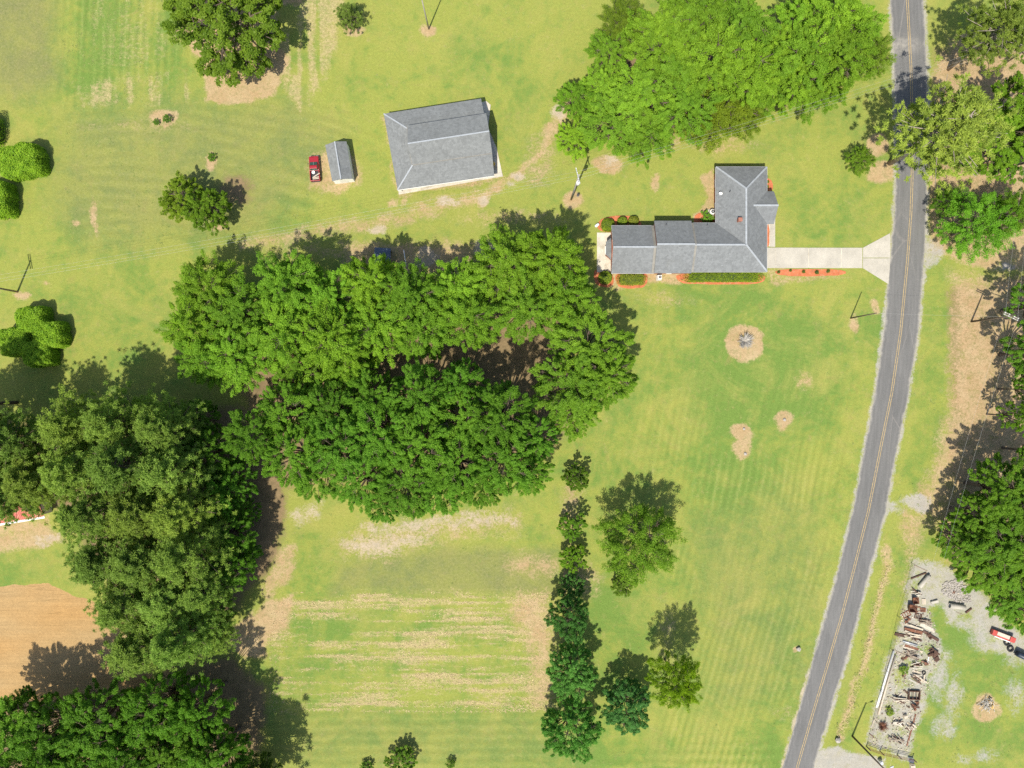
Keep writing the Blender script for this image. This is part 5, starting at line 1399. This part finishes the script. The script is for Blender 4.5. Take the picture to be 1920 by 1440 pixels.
top_D = upole(1598, 1380, 11.0, 'dark wooden pole between the ditch and the scrap yard', 0, 0.4, mat='darkwood', lamp=1.0)
top_E = upole(33, 547, 10.5, 'reddish wooden pole with double crossarms on the west lawn', 2, math.radians(100), mat='wood')
top_G = upole(804, 54.5, 9.6, 'slim pole with a lamp on a round bare patch in the north field', 0, 1.0, mat='greypole', r=.13, lamp=.7)
top_F = upole(1885, 118, 11.0, 'pole among the trees east of the road at the end of the power line', 2, math.radians(-60))
def wire(a, b, sag, label, group=None, r=0.007):
    a = Vector(a); b = Vector(b)
    pts = []
    for i in range(19):
        t = i / 18; p = a.lerp(b, t); p.z -= sag * 4 * t * (1 - t); pts.append(p)
    c = (a + b) / 2
    o = MB().tube([p - c for p in pts], r, 5).build('power_line', MAT['wire']); o.location = c
    tag(o, label, 'power line', group)
def spread(top, az, d, dz=-.3): return top + Vector((math.cos(az) * d, math.sin(az) * d, dz))
for d, n_ in ((-.62, 'north'), (0.0, 'middle'), (.45, 'south')):
    wire(spread(top_A, math.radians(104), -d), spread(top_E, math.radians(100), -d), 1.6, '%s wire of the line from the transformer pole to the reddish west pole' % n_)
    wire(spread(top_A, math.radians(104), -d), spread(top_F, math.radians(120), -d), 1.4, '%s wire of the line from the transformer pole across the road' % n_)
for d, n_ in ((-1.1, 'western'), (1.1, 'eastern')):
    wire(spread(top_B, math.radians(-25), d), spread(top_F, math.radians(-60), d), 0.9, '%s wire running north from the forked-arm pole' % n_)
    wire(spread(top_B, math.radians(-25), d), spread(top_D, math.radians(-25), d * .5), 1.2, '%s wire running south from the forked-arm pole to the scrap yard pole' % n_)
wire(top_B + Vector((0, 0, -1.2)), top_C + Vector((0, 0, -.2)), .6, 'thin service wire over the road from the forked-arm pole to the lamp pole', r=.007)
# ------------------------------------------------------------------ scrap yard east of the road
def rod(a, b, w, h, mat, label, name, cat, z=0.0, group=None, round_=False, lift=0.0):
    """beam, plank or pipe lying on the ground between two map points"""
    A = Vector(G(*a)); B = Vector(G(*b)); c = (A + B) / 2
    d = (B - A).length / 2; ang = math.atan2(B.y - A.y, B.x - A.x)
    mb = MB()
    if round_:
        mb.tube([(-d, 0, h / 2 + z), (d, 0, h / 2 + z + lift)], w / 2, 12)
    else:
        mb.bar((-d, 0, h / 2 + z), (d, 0, h / 2 + z + lift), w, h)
    o = mb.build(name, MAT[mat], bevel=0.0 if round_ else 0.01)
    o.location = (c.x, c.y, 0); o.rotation_euler = (0, 0, ang)
    return tag(o, label, cat, group)
def hollow_pipe(a, b, r, t, mat, label, name='concrete_pipe', lift=0.0):
    A = Vector(G(*a)); B = Vector(G(*b)); c = (A + B) / 2
    d = (B - A).length / 2; ang = math.atan2(B.y - A.y, B.x - A.x); n = 20
    V = []; F = []
    for x, rr in ((-d, r), (d, r), (d, r - t), (-d, r - t)):
        for k in range(n):
            a_ = 2 * math.pi * k / n; V.append((x, math.cos(a_) * rr, r + math.sin(a_) * rr + (lift if x > 0 else 0)))
    for i in range(4):
        for k in range(n):
            F.append((i * n + k, i * n + (k + 1) % n, ((i + 1) % 4) * n + (k + 1) % n, ((i + 1) % 4) * n + k))
    o = MB().add(V, F, True).build(name, MAT[mat]); o.location = (c.x, c.y, 0); o.rotation_euler = (0, 0, ang)
    return tag(o, label, 'pipe')
rod((1714.3, 1060), (1738.2, 1070.9), .16, .08, 'wood', 'thin brown plank on the gravel at the north end of the scrap yard', 'plank', 'plank')
rod((1707.5, 1084.5), (1736, 1073.5), .22, .2, 'rustdark', 'dark beam beside the pale tank in the scrap yard', 'steel_beam', 'beam')
x, y = G(1730.5, 1089)
t = thing('steel_tank', 'pale cylindrical steel tank with a dark end, lying on gravel', 'tank', (x, y, 0), math.atan2(23, 18.4))
MB().tube([(-1.3, 0, .36), (-1.22, 0, .36), (1.22, 0, .36), (1.3, 0, .36)], [.25, .35, .35, .25], 18).build('shell', MAT['concrete'], t)
MB().tube([(1.28, -.05, .36), (1.5, -.05, .36)], .24, 14).build('end_cap', MAT['darkmetal'], t)
for sx in (-.8, .8): MB().box((sx, 0, .06), (.12, .6, .12)).build('cradle', MAT['rustdark'], t)
def hopper(px, py, w, l, h, rz, label):
    x, y = G(px, py)
    t = thing('rusted_hopper', label, 'hopper', (x, y, 0), rz)
    V = []; F = []
    for z, k in ((0, .55), (h, 1.0), (h, .92), (.06, .5)):
        V += [(-w / 2 * k, -l / 2 * k, z), (w / 2 * k, -l / 2 * k, z), (w / 2 * k, l / 2 * k, z), (-w / 2 * k, l / 2 * k, z)]
    for i in range(3):
        for j in range(4): F.append((i * 4 + j, i * 4 + (j + 1) % 4, (i + 1) * 4 + (j + 1) % 4, (i + 1) * 4 + j))
    F.append((3, 2, 1, 0)); F.append((12, 13, 14, 15))
    MB().add(V, F).build('bin', MAT['rust'], t)
    MB().bar((-w / 2, 0, h * .98), (w / 2, 0, h * .98), .08, .06).build('brace', MAT['rustdark'], t)
hopper(1713, 1124, 1.0, 1.15, .8, .1, 'smaller rusted steel hopper at the top of the scrap heap')
hopper(1706.5, 1138, 1.35, 1.3, 1.0, -.1, 'bigger rusted steel hopper in the scrap heap')
def frame(px, py, w, l, label, rz=0.0, bars=0, mat='rust', h=.12, th=.14):
    x, y = G(px, py)
    t = thing('rusted_rack', label, 'rack', (x, y, 0), rz)
    m = MAT[mat]
    for sy in (-1, 1): MB().box((0, sy * l / 2, h / 2), (w + th, th, h)).build('rail', m, t)
    for sx in (-1, 1): MB().box((sx * w / 2, 0, h / 2), (th, l - th, h)).build('rail', m, t)
    for i in range(bars):
        MB().box((-w / 2 + w * (i + 1) / (bars + 1), 0, h + .03), (th * .7, l + th, .05)).build('bar', m, t)
frame(1721.6, 1142.3, .7, .75, 'open square rusted frame beside the bigger hopper', .15)
frame(1730.5, 1143.3, .75, .6, 'rusted frame with close bars east of the open square frame', -.1, 4)
frame(1721, 1155, 1.1, .8, 'rusted lattice frame south of the hoppers', -.25, 3, 'rustdark')
frame(1699, 1151.7, 1.3, .9, 'tangled rusted frame against the yard fence', .5, 2)
frame(1731.5, 1127.7, .55, .85, 'small pale wooden pallet on the gravel', .0, 4, 'plank')
frame(1712, 1302, 1.9, 1.4, 'brown wooden box frame at the south east of the scrap yard', -.05, 2, 'rustdark', .5)
rod((1744, 1129.4), (1757, 1126), .4, .4, 'concrete', 'short pale concrete beam on the gravel', 'concrete_beam', 'beam')
hollow_pipe((1777.5, 1134), (1806, 1137.5), .44, .08, 'concrete', 'large grey concrete culvert pipe lying by the grass')
rod((1809.6, 1148.5), (1821, 1140), .26, .22, 'rustdark', 'dark bent post end beside the culvert pipe', 'post', 'post')
rod((1792, 1147.5), (1805.4, 1152.7), .1, .08, 'wood', 'thin stick on sand south of the culvert pipe', 'stick', 'stick')
rod((1793, 1113), (1811.7, 1114), .2, .1, 'plank', 'pale board behind the culvert pipe', 'plank', 'plank')
x, y = G(1711.5, 1181)
o = MB().slab([(-1.6, .55, .35), (1.75, -.25, .25), (1.4, -.82, .12), (-1.55, -.15, .12)], .05).build('steel_plate', MAT['rust']); o.location = (x, y, 0)
o['label'] = 'wide rust red steel plate tilted on the scrap'; o['category'] = 'plate'
MB().box((0, 0, .05), (.3, .3, .1)).build('support_block', MAT['rustdark'], o)
rod((1697, 1168.5), (1729, 1180), .28, .14, 'plank', 'pinkish plank lying along the rust red plate', 'plank', 'plank', .2)
rod((1729.4, 1182.5), (1758.5, 1200.5), .5, .25, 'rustdark', 'long dark brown beam running from the rust red plate', 'steel_beam', 'beam')
rod((1725.2, 1169.5), (1752.3, 1183.4), .62, .1, 'concrete_old', 'pale ribbed panel beside the long dark beam', 'panel', 'panel')
rod((1677, 1188), (1696, 1192), .5, .22, 'rustdark', 'brown scrap beam end by the yard fence', 'steel_beam', 'beam')
JUNK = [((1691.7, 1201.3), (1719.2, 1209.4), .28, 'metal', 'pale steel pipe, northern of the pair in the yard', 'steel_pipe', 'pipe', True),
        ((1694.5, 1205), (1718.5, 1212.4), .24, 'concrete', 'pale steel pipe, southern of the pair in the yard', 'steel_pipe', 'pipe', True),
        ((1696.7, 1209.8), (1721.7, 1217.8), .42, 'rust', 'purplish rust plank below the pair of pipes', 'plank', 'plank', False),
        ((1693.3, 1213), (1730, 1222), .26, 'plank', 'long pale plank in the middle of the scrap yard', 'plank', 'plank', False),
        ((1693.3, 1216.2), (1717.5, 1227.3), .16, 'darkmetal', 'dark rod beside the long pale plank', 'steel_rod', 'rod', True),
        ((1680, 1221), (1715.8, 1236.3), .16, 'wood', 'thin tan plank reaching the white pipes', 'plank', 'plank', False),
        ((1741.7, 1228.3), (1738.3, 1243.3), .14, 'white', 'white post standing out against the brown brush', 'post', 'post', False),
        ((1710, 1256.7), (1728, 1262.5), .3, 'plank', 'pale plank beside the tyre', 'plank', 'plank', False),
        ((1703, 1272.5), (1721.7, 1282.5), .3, 'concrete', 'white plank in the weeds of the scrap yard', 'plank', 'plank', False),
        ((1663, 1306), (1711.7, 1314.6), .1, 'rustdark', 'long thin dark rod across the yard south', 'steel_rod', 'rod', True),
        ((1716.6, 1338.9), (1700, 1398.2), .26, 'rust', 'long rusted rail along the east edge of the yard', 'rail', 'rail', False),
        ((1694, 1293), (1705, 1303), .3, 'rustdark', 'dark arm of scrap beside the wooden box frame', 'steel_beam', 'beam', False),
        ((1640, 1347), (1633, 1364), .22, 'plank', 'pinkish board along the west fence of the yard', 'plank', 'plank', False),
        ((1629.5, 1375), (1638, 1382), .12, 'rust', 'short rusted bar by the west fence', 'steel_bar', 'bar', False)]
for a, b, w_, m_, l_, n_, c_, r_ in JUNK:
    rod(a, b, w_, w_ if r_ else .1, m_, l_, n_, c_, round_=r_)
hollow_pipe((1674.6, 1219.5), (1643, 1325.5), .17, .03, 'white', 'long bright white pipe along the yard fence', 'long_pipe')
hollow_pipe((1678.2, 1228), (1646, 1338.9), .15, .03, 'plank', 'long pinkish pipe inside the bright white pipe', 'long_pipe')
def scrap(px, py, w, l, label, mat, seed, n=9, cat='scrap'):
    """a heap of broken plates and bars"""
    rg = random.Random(seed); x, y = G(px, py)
    t = thing('scrap_heap' if cat == 'scrap' else 'board_heap', label, cat, (x, y, 0), rg.uniform(0, 3) if cat == 'scrap' else rg.uniform(-.6, .1))
    for i in range(n):
        MB().box((rg.uniform(-w, w) * .4, rg.uniform(-l, l) * .4, .05 + (.05 if cat == 'scrap' else .035) * i), ((rg.uniform(.2, .6) * w, rg.uniform(.1, .4) * l, rg.uniform(.03, .09)) if cat == 'scrap' else (rg.uniform(.5, 1.1) * w, rg.uniform(.1, .22), rg.uniform(.03, .06))), rg.uniform(0, 3.1) if cat == 'scrap' else rg.gauss(0, .35), rg.uniform(-.25, .25) if cat == 'scrap' else 0, rg.uniform(-.2, .2) if cat == 'scrap' else 0).build('piece', MAT[mat if i % 3 else 'rustdark'], t)
scrap(1733.3, 1241.7, .9, 1.1, 'rusty heap by the white post', 'rust', 1)
scrap(1750, 1226, 1.6, 2.2, 'brown scrap and dead brush at the east edge of the yard', 'rustdark', 2, 16)
scrap(1695.8, 1233.8, 1.1, .6, 'small maroon scrap heap by the thin tan plank', 'rust', 3, 6)
scrap(1715, 1320.4, 1.8, .9, 'rust red heap south of the wooden box frame', 'rust', 4, 14)
scrap(1702, 1324.3, .6, .5, 'small dark scrap beside the rust red heap', 'rustdark', 5, 4)
scrap(1694.5, 1266, .9, .8, 'brown scrap under the yard weeds', 'rust', 6, 7)
scrap(1786.7, 1110, .8, .5, 'rusty bits on the rubble by the trees', 'rust', 8, 6)
scrap(1700, 1163, 1.5, .8, 'rusty bits between hoppers and steel plate', 'rust', 9, 10)
scrap(1742, 1192, 1.2, .8, 'rusty bits below the long dark beam', 'rustdark', 10, 9)
tree('small', 1695, 1256, 9, .9, 'green weed bush in the scrap yard', cat='shrub', name='shrub', tint=(.9, .8, .9))
tree('small', 1668, 1335, 8, .6, 'low pale weed in the south of the scrap yard', cat='shrub', name='shrub', tint=(1.2, .95, 1.2))
for i, (px_, py_, w_, l_, lab) in enumerate(((1712, 1192, 2.2, 1.2, 'loose weathered boards below the rust red plate'), (1708, 1226, 1.8, 1.4, 'loose boards beside the dark rod'), (1718, 1248, 1.6, 1.6, 'grey boards beside the white post'), (1722, 1272, 1.8, 1.2, 'pale boards in the weeds near the white plank'), (1735, 1165, 1.6, 1.0, 'pale boards near the pale ribbed panel'), (1716, 1110, 1.2, .8, 'few boards on gravel between tank and hoppers'), (1690, 1310, 2.4, .9, 'grey boards beside the long thin rod'), (1678, 1385, 1.8, .9, 'weathered boards near the south rail fence'), (1684, 1355, 1.6, .8, 'grey boards between dead bush and pale box'), (1705, 1362, 1.0, 1.6, 'boards against the long rusted rail'))):
    scrap(px_, py_, w_, l_, lab, ('plank', 'wood', 'concrete_old')[i % 3], 40 + i, 15, 'boards')
def tyre(px, py, r, label, rz=0, tilt=0.0, rim=False):
    x, y = G(px, py)
    V = []; F = []; n, m_ = 20, 8
    for i in range(n):
        a = 2 * math.pi * i / n
        for j in range(m_):
            b = 2 * math.pi * j / m_; rr = r * (.72 + .28 * math.cos(b)); V.append((rr * math.cos(a), rr * math.sin(a), r * .24 * (1 + math.sin(b))))
    for i in range(n):
        for j in range(m_): F.append((i * m_ + j, ((i + 1) % n) * m_ + j, ((i + 1) % n) * m_ + (j + 1) % m_, i * m_ + (j + 1) % m_))
    o = MB().add(V, F, True).build('tyre', MAT['rubber']); o.location = (x, y, 0)
    return tag(o, label, 'tyre')
tyre(1731.7, 1260.8, .38, 'small black tyre lying beside a pale plank')
tyre(1887, 1204, .62, 'big black tyre touching the red machine')
tyre(1893.5, 1215.5, .62, 'big worn tyre between the red machine and the dark tank')
# boxes
def crate(px, py, w, l, h, label, mat, rz=0.0, lid=None):
    x, y = G(px, py)
    t = thing('crate', label, 'box', (x, y, 0), rz)
    for sx in (-1, 1): MB().box((sx * w / 2, 0, h / 2), (.05, l, h)).build('side', MAT[mat], t)
    for sy in (-1, 1): MB().box((0, sy * l / 2, h / 2), (w - .05, .05, h)).build('side', MAT[mat], t)
    MB().box((0, 0, .03), (w - .06, l - .06, .05)).build('bottom', MAT[mat], t)
    if lid: MB().box((0, -l * .1, h + .03), (w + .06, l * .8, .05)).build('lid', MAT[lid], t)
crate(1695.7, 1341.8, .55, .55, .45, 'small pale box in the south of the yard', 'plank', .2, 'plank')
crate(1706, 1423, .85, .6, .5, 'navy and white box against the yard fence corner', 'white', -.15, 'navy')
crate(1709, 1435, .7, .8, .5, 'tan box outside the yard fence corner', 'plank', .1, 'plank')
crate(1648.5, 1426, .45, .65, .8, 'grey box standing in for the fixture up on the dark pole', 'metal', .3, 'metal')  # box on the ground in place of the fixture mounted on the pole
# dead bushes and brush pile
def twigs(px, py, r, h, n, label, mat, name, cat, seed, flat=.4, th=.035):
    rg = random.Random(seed); x, y = G(px, py)
    root = thing(name, label, cat, (x, y, 0))
    mb = MB()
    for i in range(n):
        a = rg.uniform(0, 6.28); e = rg.uniform(.12, 1.1) * flat * 2
        L_ = r * rg.uniform(.5, 1.1)
        p = Vector((math.cos(a) * rg.uniform(0, .12) * r, math.sin(a) * rg.uniform(0, .12) * r, .02))
        q = p + Vector((math.cos(a) * L_, math.sin(a) * L_, min(h, L_ * math.tan(min(e, 1.2)))))
        mid = p.lerp(q, .5) + Vector((0, 0, .12 * h))
        mb.tube([p, mid, q], [th, th * .8, th * .3], 4, caps=False, smooth=False)
    o = mb.build('stalks', MAT[mat], root); o['kind'] = 'stuff'
    return root
twigs(1653.9, 1360.8, .95, .7, 150, 'burnt brown dead bush in the scrap yard', 'rust', 'dead_bush', 'bush', 5)
twigs(1396, 640, 1.35, 1.1, 230, 'grey spiky dead plant in the round bare bed on the lawn', 'greystraw', 'dead_plant', 'plant', 6, .5, .045)
x, y = G(1852, 1318); rg_ = random.Random(12)
bp = thing('brush_pile', 'heap of grey sticks and tan split logs on a bare patch of grass', 'brush pile', (x, y, 0))
for i in range(46):
    a = rg_.uniform(0, 3.14); L_ = rg_.uniform(.6, 1.9); c = Vector((rg_.gauss(-.35, .55), rg_.gauss(-.15, .5), .05 + .012 * i))
    d = Vector((math.cos(a), math.sin(a), rg_.uniform(-.12, .12))) * L_ / 2
    MB().tube([c - d, c + d], [rg_.uniform(.03, .06), .02], 5).build('stick', MAT['greystraw'], bp)
for i in range(9):
    a = rg_.uniform(1.6, 2.6); c = Vector((.45 + rg_.gauss(0, .25), .15 + rg_.gauss(0, .3), .14 + .09 * i)); d = Vector((math.cos(a), math.sin(a), 0)) * .32
    MB().tube([c - d, c + d], rg_.uniform(.09, .13), 8).build('split_log', MAT['plank'] if i % 2 else MAT['yellowlog'], bp)
# rubble: too small and many to tell apart
def rubble(poly, n, label, mat, seed, sz=(.08, .3)):
    rg = random.Random(seed); pts = [G(*p) for p in poly]
    xs = [p[0] for p in pts]; ys = [p[1] for p in pts]; mb = MB(); k = 0
    while k < n:
        x, y = rg.uniform(min(xs), max(xs)), rg.uniform(min(ys), max(ys))
        if sd_poly(pts, np.array([x]), np.array([y]))[0] < 0:
            s_ = rg.uniform(*sz); mb.box((x, y, s_ * .25), (s_, s_ * rg.uniform(.5, 1), s_ * .6), rg.uniform(0, 3), rg.uniform(-.4, .4), rg.uniform(-.4, .4)); k += 1
    o = mb.build('rubble', MAT[mat]); tag(o, label, 'rubble', kind='stuff')
rubble([(1768, 1092), (1800, 1085), (1815, 1105), (1822, 1130), (1790, 1128), (1765, 1112)], 700, 'pale stone rubble at the foot of the wood edge trees', 'stone', 3)
rubble([(1690, 1140), (1745, 1145), (1765, 1215), (1735, 1320), (1705, 1415), (1628, 1395), (1660, 1290)], 330, 'scattered bits of debris over the scrap yard gravel', 'wood', 4, (.05, .3))
rubble([(1690, 1140), (1745, 1145), (1765, 1215), (1735, 1320), (1705, 1415), (1628, 1395), (1660, 1290)], 420, 'scattered pale chips over the scrap yard gravel', 'plank', 5, (.05, .26))
# yard fences
def fence(pts, h, label, mat='rustdark', rails=(.5, .95), step=2.6, th=.09):
    q = [Vector(G(*p)) for p in pts]; o0 = q[0]
    t = thing('yard_fence', label, 'fence', (o0.x, o0.y, 0))
    for i in range(len(q) - 1):
        a, b = q[i] - o0, q[i + 1] - o0; L_ = (b - a).length; n = max(1, int(L_ / step))
        for k in range(n + (1 if i == len(q) - 2 else 0)):
            p = a.lerp(b, k / n); MB().tube([(p.x, p.y, -.05), (p.x, p.y, h)], th * .6, 6).build('post', MAT['darkwood'], t)
        for r in rails:
            MB().bar((a.x, a.y, h * r), (b.x, b.y, h * r), th * .35, th * .6).build('rail', MAT[mat], t)
fence([(1708.5, 1055), (1696, 1110), (1681.5, 1154), (1668, 1215), (1650, 1295), (1624, 1398)], 1.2, 'thin wire fence along the west side of the scrap yard', 'rustdark', (.4, .7, .97), 3.4, .05)
fence([(1624, 1399), (1649.5, 1408), (1682, 1415), (1710, 1421)], 1.5, 'rusty rail fence across the south end of the scrap yard', 'rust', (.35, .65, .95), 2.6, .13)
# red machine and dark tank at the wood edge
x, y = G(1876, 1190)
t = thing('farm_machine', 'red and white steel machine body with a grey deck, parked by the wood', 'machine', (x, y, 0), math.radians(-21))
MB().box((0, .0, .55), (4.1, .95, .6)).build('frame_body', MAT['machinered'], t, bevel=.04)
MB().box((-.15, .12, .90), (2.3, .62, .08)).build('deck', MAT['concrete_old'], t)
MB().box((-.1, -.55, .62), (2.9, .14, .55)).build('side_panel', MAT['white'], t, bevel=.02)
MB().box((1.5, .05, .98), (.95, .85, .28)).build('hood', MAT['machinered'], t, bevel=.06)
for sx in (-1.5, 1.3): MB().tube([(sx, -.5, .3), (sx, .5, .3)], .3, 14).build('roller', MAT['rubber'], t)
x, y = G(1921, 1231)
t = thing('dark_tank_trailer', 'dark blue black tank trailer beside two big tyres', 'trailer', (x, y, 0), math.radians(-25))
MB().tube([(-2.1, 0, .85), (-2.0, 0, .85), (2.2, 0, .85), (2.3, 0, .85)], [.3, .52, .52, .3], 16).build('tank', MAT['navydark'], t)
MB().box((0, 0, .4), (4.2, .9, .12)).build('chassis', MAT['darkmetal'], t)
for sy in (-1, 1): MB().tube([(.8, sy * .5, .3), (.8, sy * .7, .3)], .3, 14).build('wheel', MAT['rubber'], t)
MB().box((1.2, 1.1, .6), (.25, 2.2, .9)).build('ramp', MAT['rustdark'], t)
# lone stones
for px, py, s_, l_ in ((1470.5, 787, .30, 'pale stone in the round bare spot on the lawn'), (1397, 851, .30, 'pale stone at the south end of the long bare spot'), (1395, 804, .26, 'small pale stone at the north end of the long bare spot'), (1497, 1217, .42, 'white block on the lawn near the road'), (1571, 1388, .5, 'white culvert headwall at the end of the straw ditch')):
    x, y = G(px, py)
    bm = bmesh.new(); bmesh.ops.create_icosphere(bm, subdivisions=2, radius=s_)
    for v in bm.verts: v.co *= rnd.uniform(.82, 1.12); v.co.z = max(v.co.z * .6 + s_ * .3, 0)
    me = bpy.data.meshes.new('stone'); bm.to_mesh(me); bm.free()
    o = link('stone', me, None, MAT['stone']); o.location = (x, y, 0); tag(o, l_, 'stone')

# ------------------------------------------------------------------ dry stalks: stubble rows and the straw-filled ditch
def stalks(name, label, fn, n, mat, seed, ln=(.25, .55), w=.05):
    rg = np.random.RandomState(seed)
    P0 = fn(rg, n); n = len(P0)
    a = rg.uniform(0, 6.28, n); tilt = rg.uniform(.9, 1.5, n); L_ = rg.uniform(ln[0], ln[1], n)
    d = np.stack([np.cos(a) * np.sin(tilt), np.sin(a) * np.sin(tilt), np.cos(tilt)], -1) * L_[:, None]
    s_ = np.stack([-np.sin(a), np.cos(a), np.zeros(n)], -1) * (w * rg.uniform(.6, 1.4, n))[:, None]
    base = np.concatenate([P0, np.zeros((n, 1))], 1)
    V = np.stack([base - s_, base + s_, base + d + s_ * .5, base + d - s_ * .5], 1).reshape(-1, 3)
    o = link(name, fast_mesh(name, V, np.arange(4 * n).reshape(n, 4)), None, MAT[mat])
    tag(o, label, 'straw', kind='stuff')
    return o
def f_field(rg, n):
    u = rg.uniform(505, 1030, n * 3); v = rg.uniform(1110, 1335, n * 3)
    keep = 0.6 * fbm(u / 20.0, v, 5, 3, 21) + 0.4 * fbm(u / 2.0, v, 40, 4, 23) > (.46 + .22 * rg.rand(n * 3))
    u, v = u[keep][:n], v[keep][:n]
    return np.stack([(u - 960) * S, (720 - v) * S], -1)
stalks('straw_stubble', 'rows of pale straw stubble across the south field', f_field, 11000, 'straw', 1, (.15, .40), .03)
def f_ditch(rg, n):
    pts = [(1668, 1062), (1640, 1150), (1622, 1240), (1600, 1310), (1574, 1383)]
    t = rg.uniform(0, 1, n); yy = 1062 + t * 321
    xx = np.interp(yy, [p[1] for p in pts], [p[0] for p in pts]) + rg.normal(0, 1, n) * (1.2 + 4.0 * vnoise(yy / 14.0, yy * 0, 3)) + 5 * (vnoise(yy / 25.0, yy * 0, 8) - .5)
    return np.stack([(xx - 960) * S, (720 - yy) * S], -1)
stalks('ditch_straw', 'matted dead straw filling the roadside ditch', f_ditch, 900, 'straw', 2, (.15, .35), .018).location.z = -0.05

# ------------------------------------------------------------------ weeds: clumps of coarse blades in the rough grass
MAT['weed'] = pm('coarse_weed', (0.19, 0.245, 0.06), 0.95, 0.3, 0.8, col2=(0.31, 0.29, 0.12))
def f_weeds(rg, n):
    zones = ((120, 640, 200, 460, .28), (110, 350, 0, 200, .22), (640, 1100, 0, 330, .08), (1200, 1640, 540, 900, .10), (1640, 1760, 520, 1060, .14), (1560, 1690, 1060, 1380, .08), (1760, 1910, 1230, 1430, .12), (1140, 1480, 1000, 1430, .08), (500, 1040, 960, 1110, .1))
    out = []
    for x0, x1, y0, y1, w in zones:
        c = int(n * w / 7); cx = rg.uniform(x0, x1, c); cyy = rg.uniform(y0, y1, c)
        keep = fbm(cx, cyy, 50, 4, 60) > .48
        cx, cyy = cx[keep], cyy[keep]
        k = rg.poisson(9, len(cx)); own = np.repeat(np.arange(len(cx)), k)
        sp = rg.uniform(.6, 2.6, len(cx))[own]
        u = cx[own] + rg.normal(0, 1, len(own)) * sp; v = cyy[own] + rg.normal(0, 1, len(own)) * sp
        L_, C_, R_ = road_at(v)
        ok = (u < L_ - 3) | (u > R_ + 3)
        ok &= ~((u > 715) & (u < 950) & (v > 180) & (v < 368)) & ~((u > 600) & (u < 670) & (v > 260) & (v < 350)) & ~((u > 1430) & (u < 1670) & (v > 435) & (v < 535))
        out.append(np.stack([(u[ok] - 960) * S, (720 - v[ok]) * S], -1))
    return np.concatenate(out)
stalks('weeds', 'coarse weed clumps scattered through the rough grass', f_weeds, 15000, 'weed', 5, (.08, .20), .03)['category'] = 'weeds'
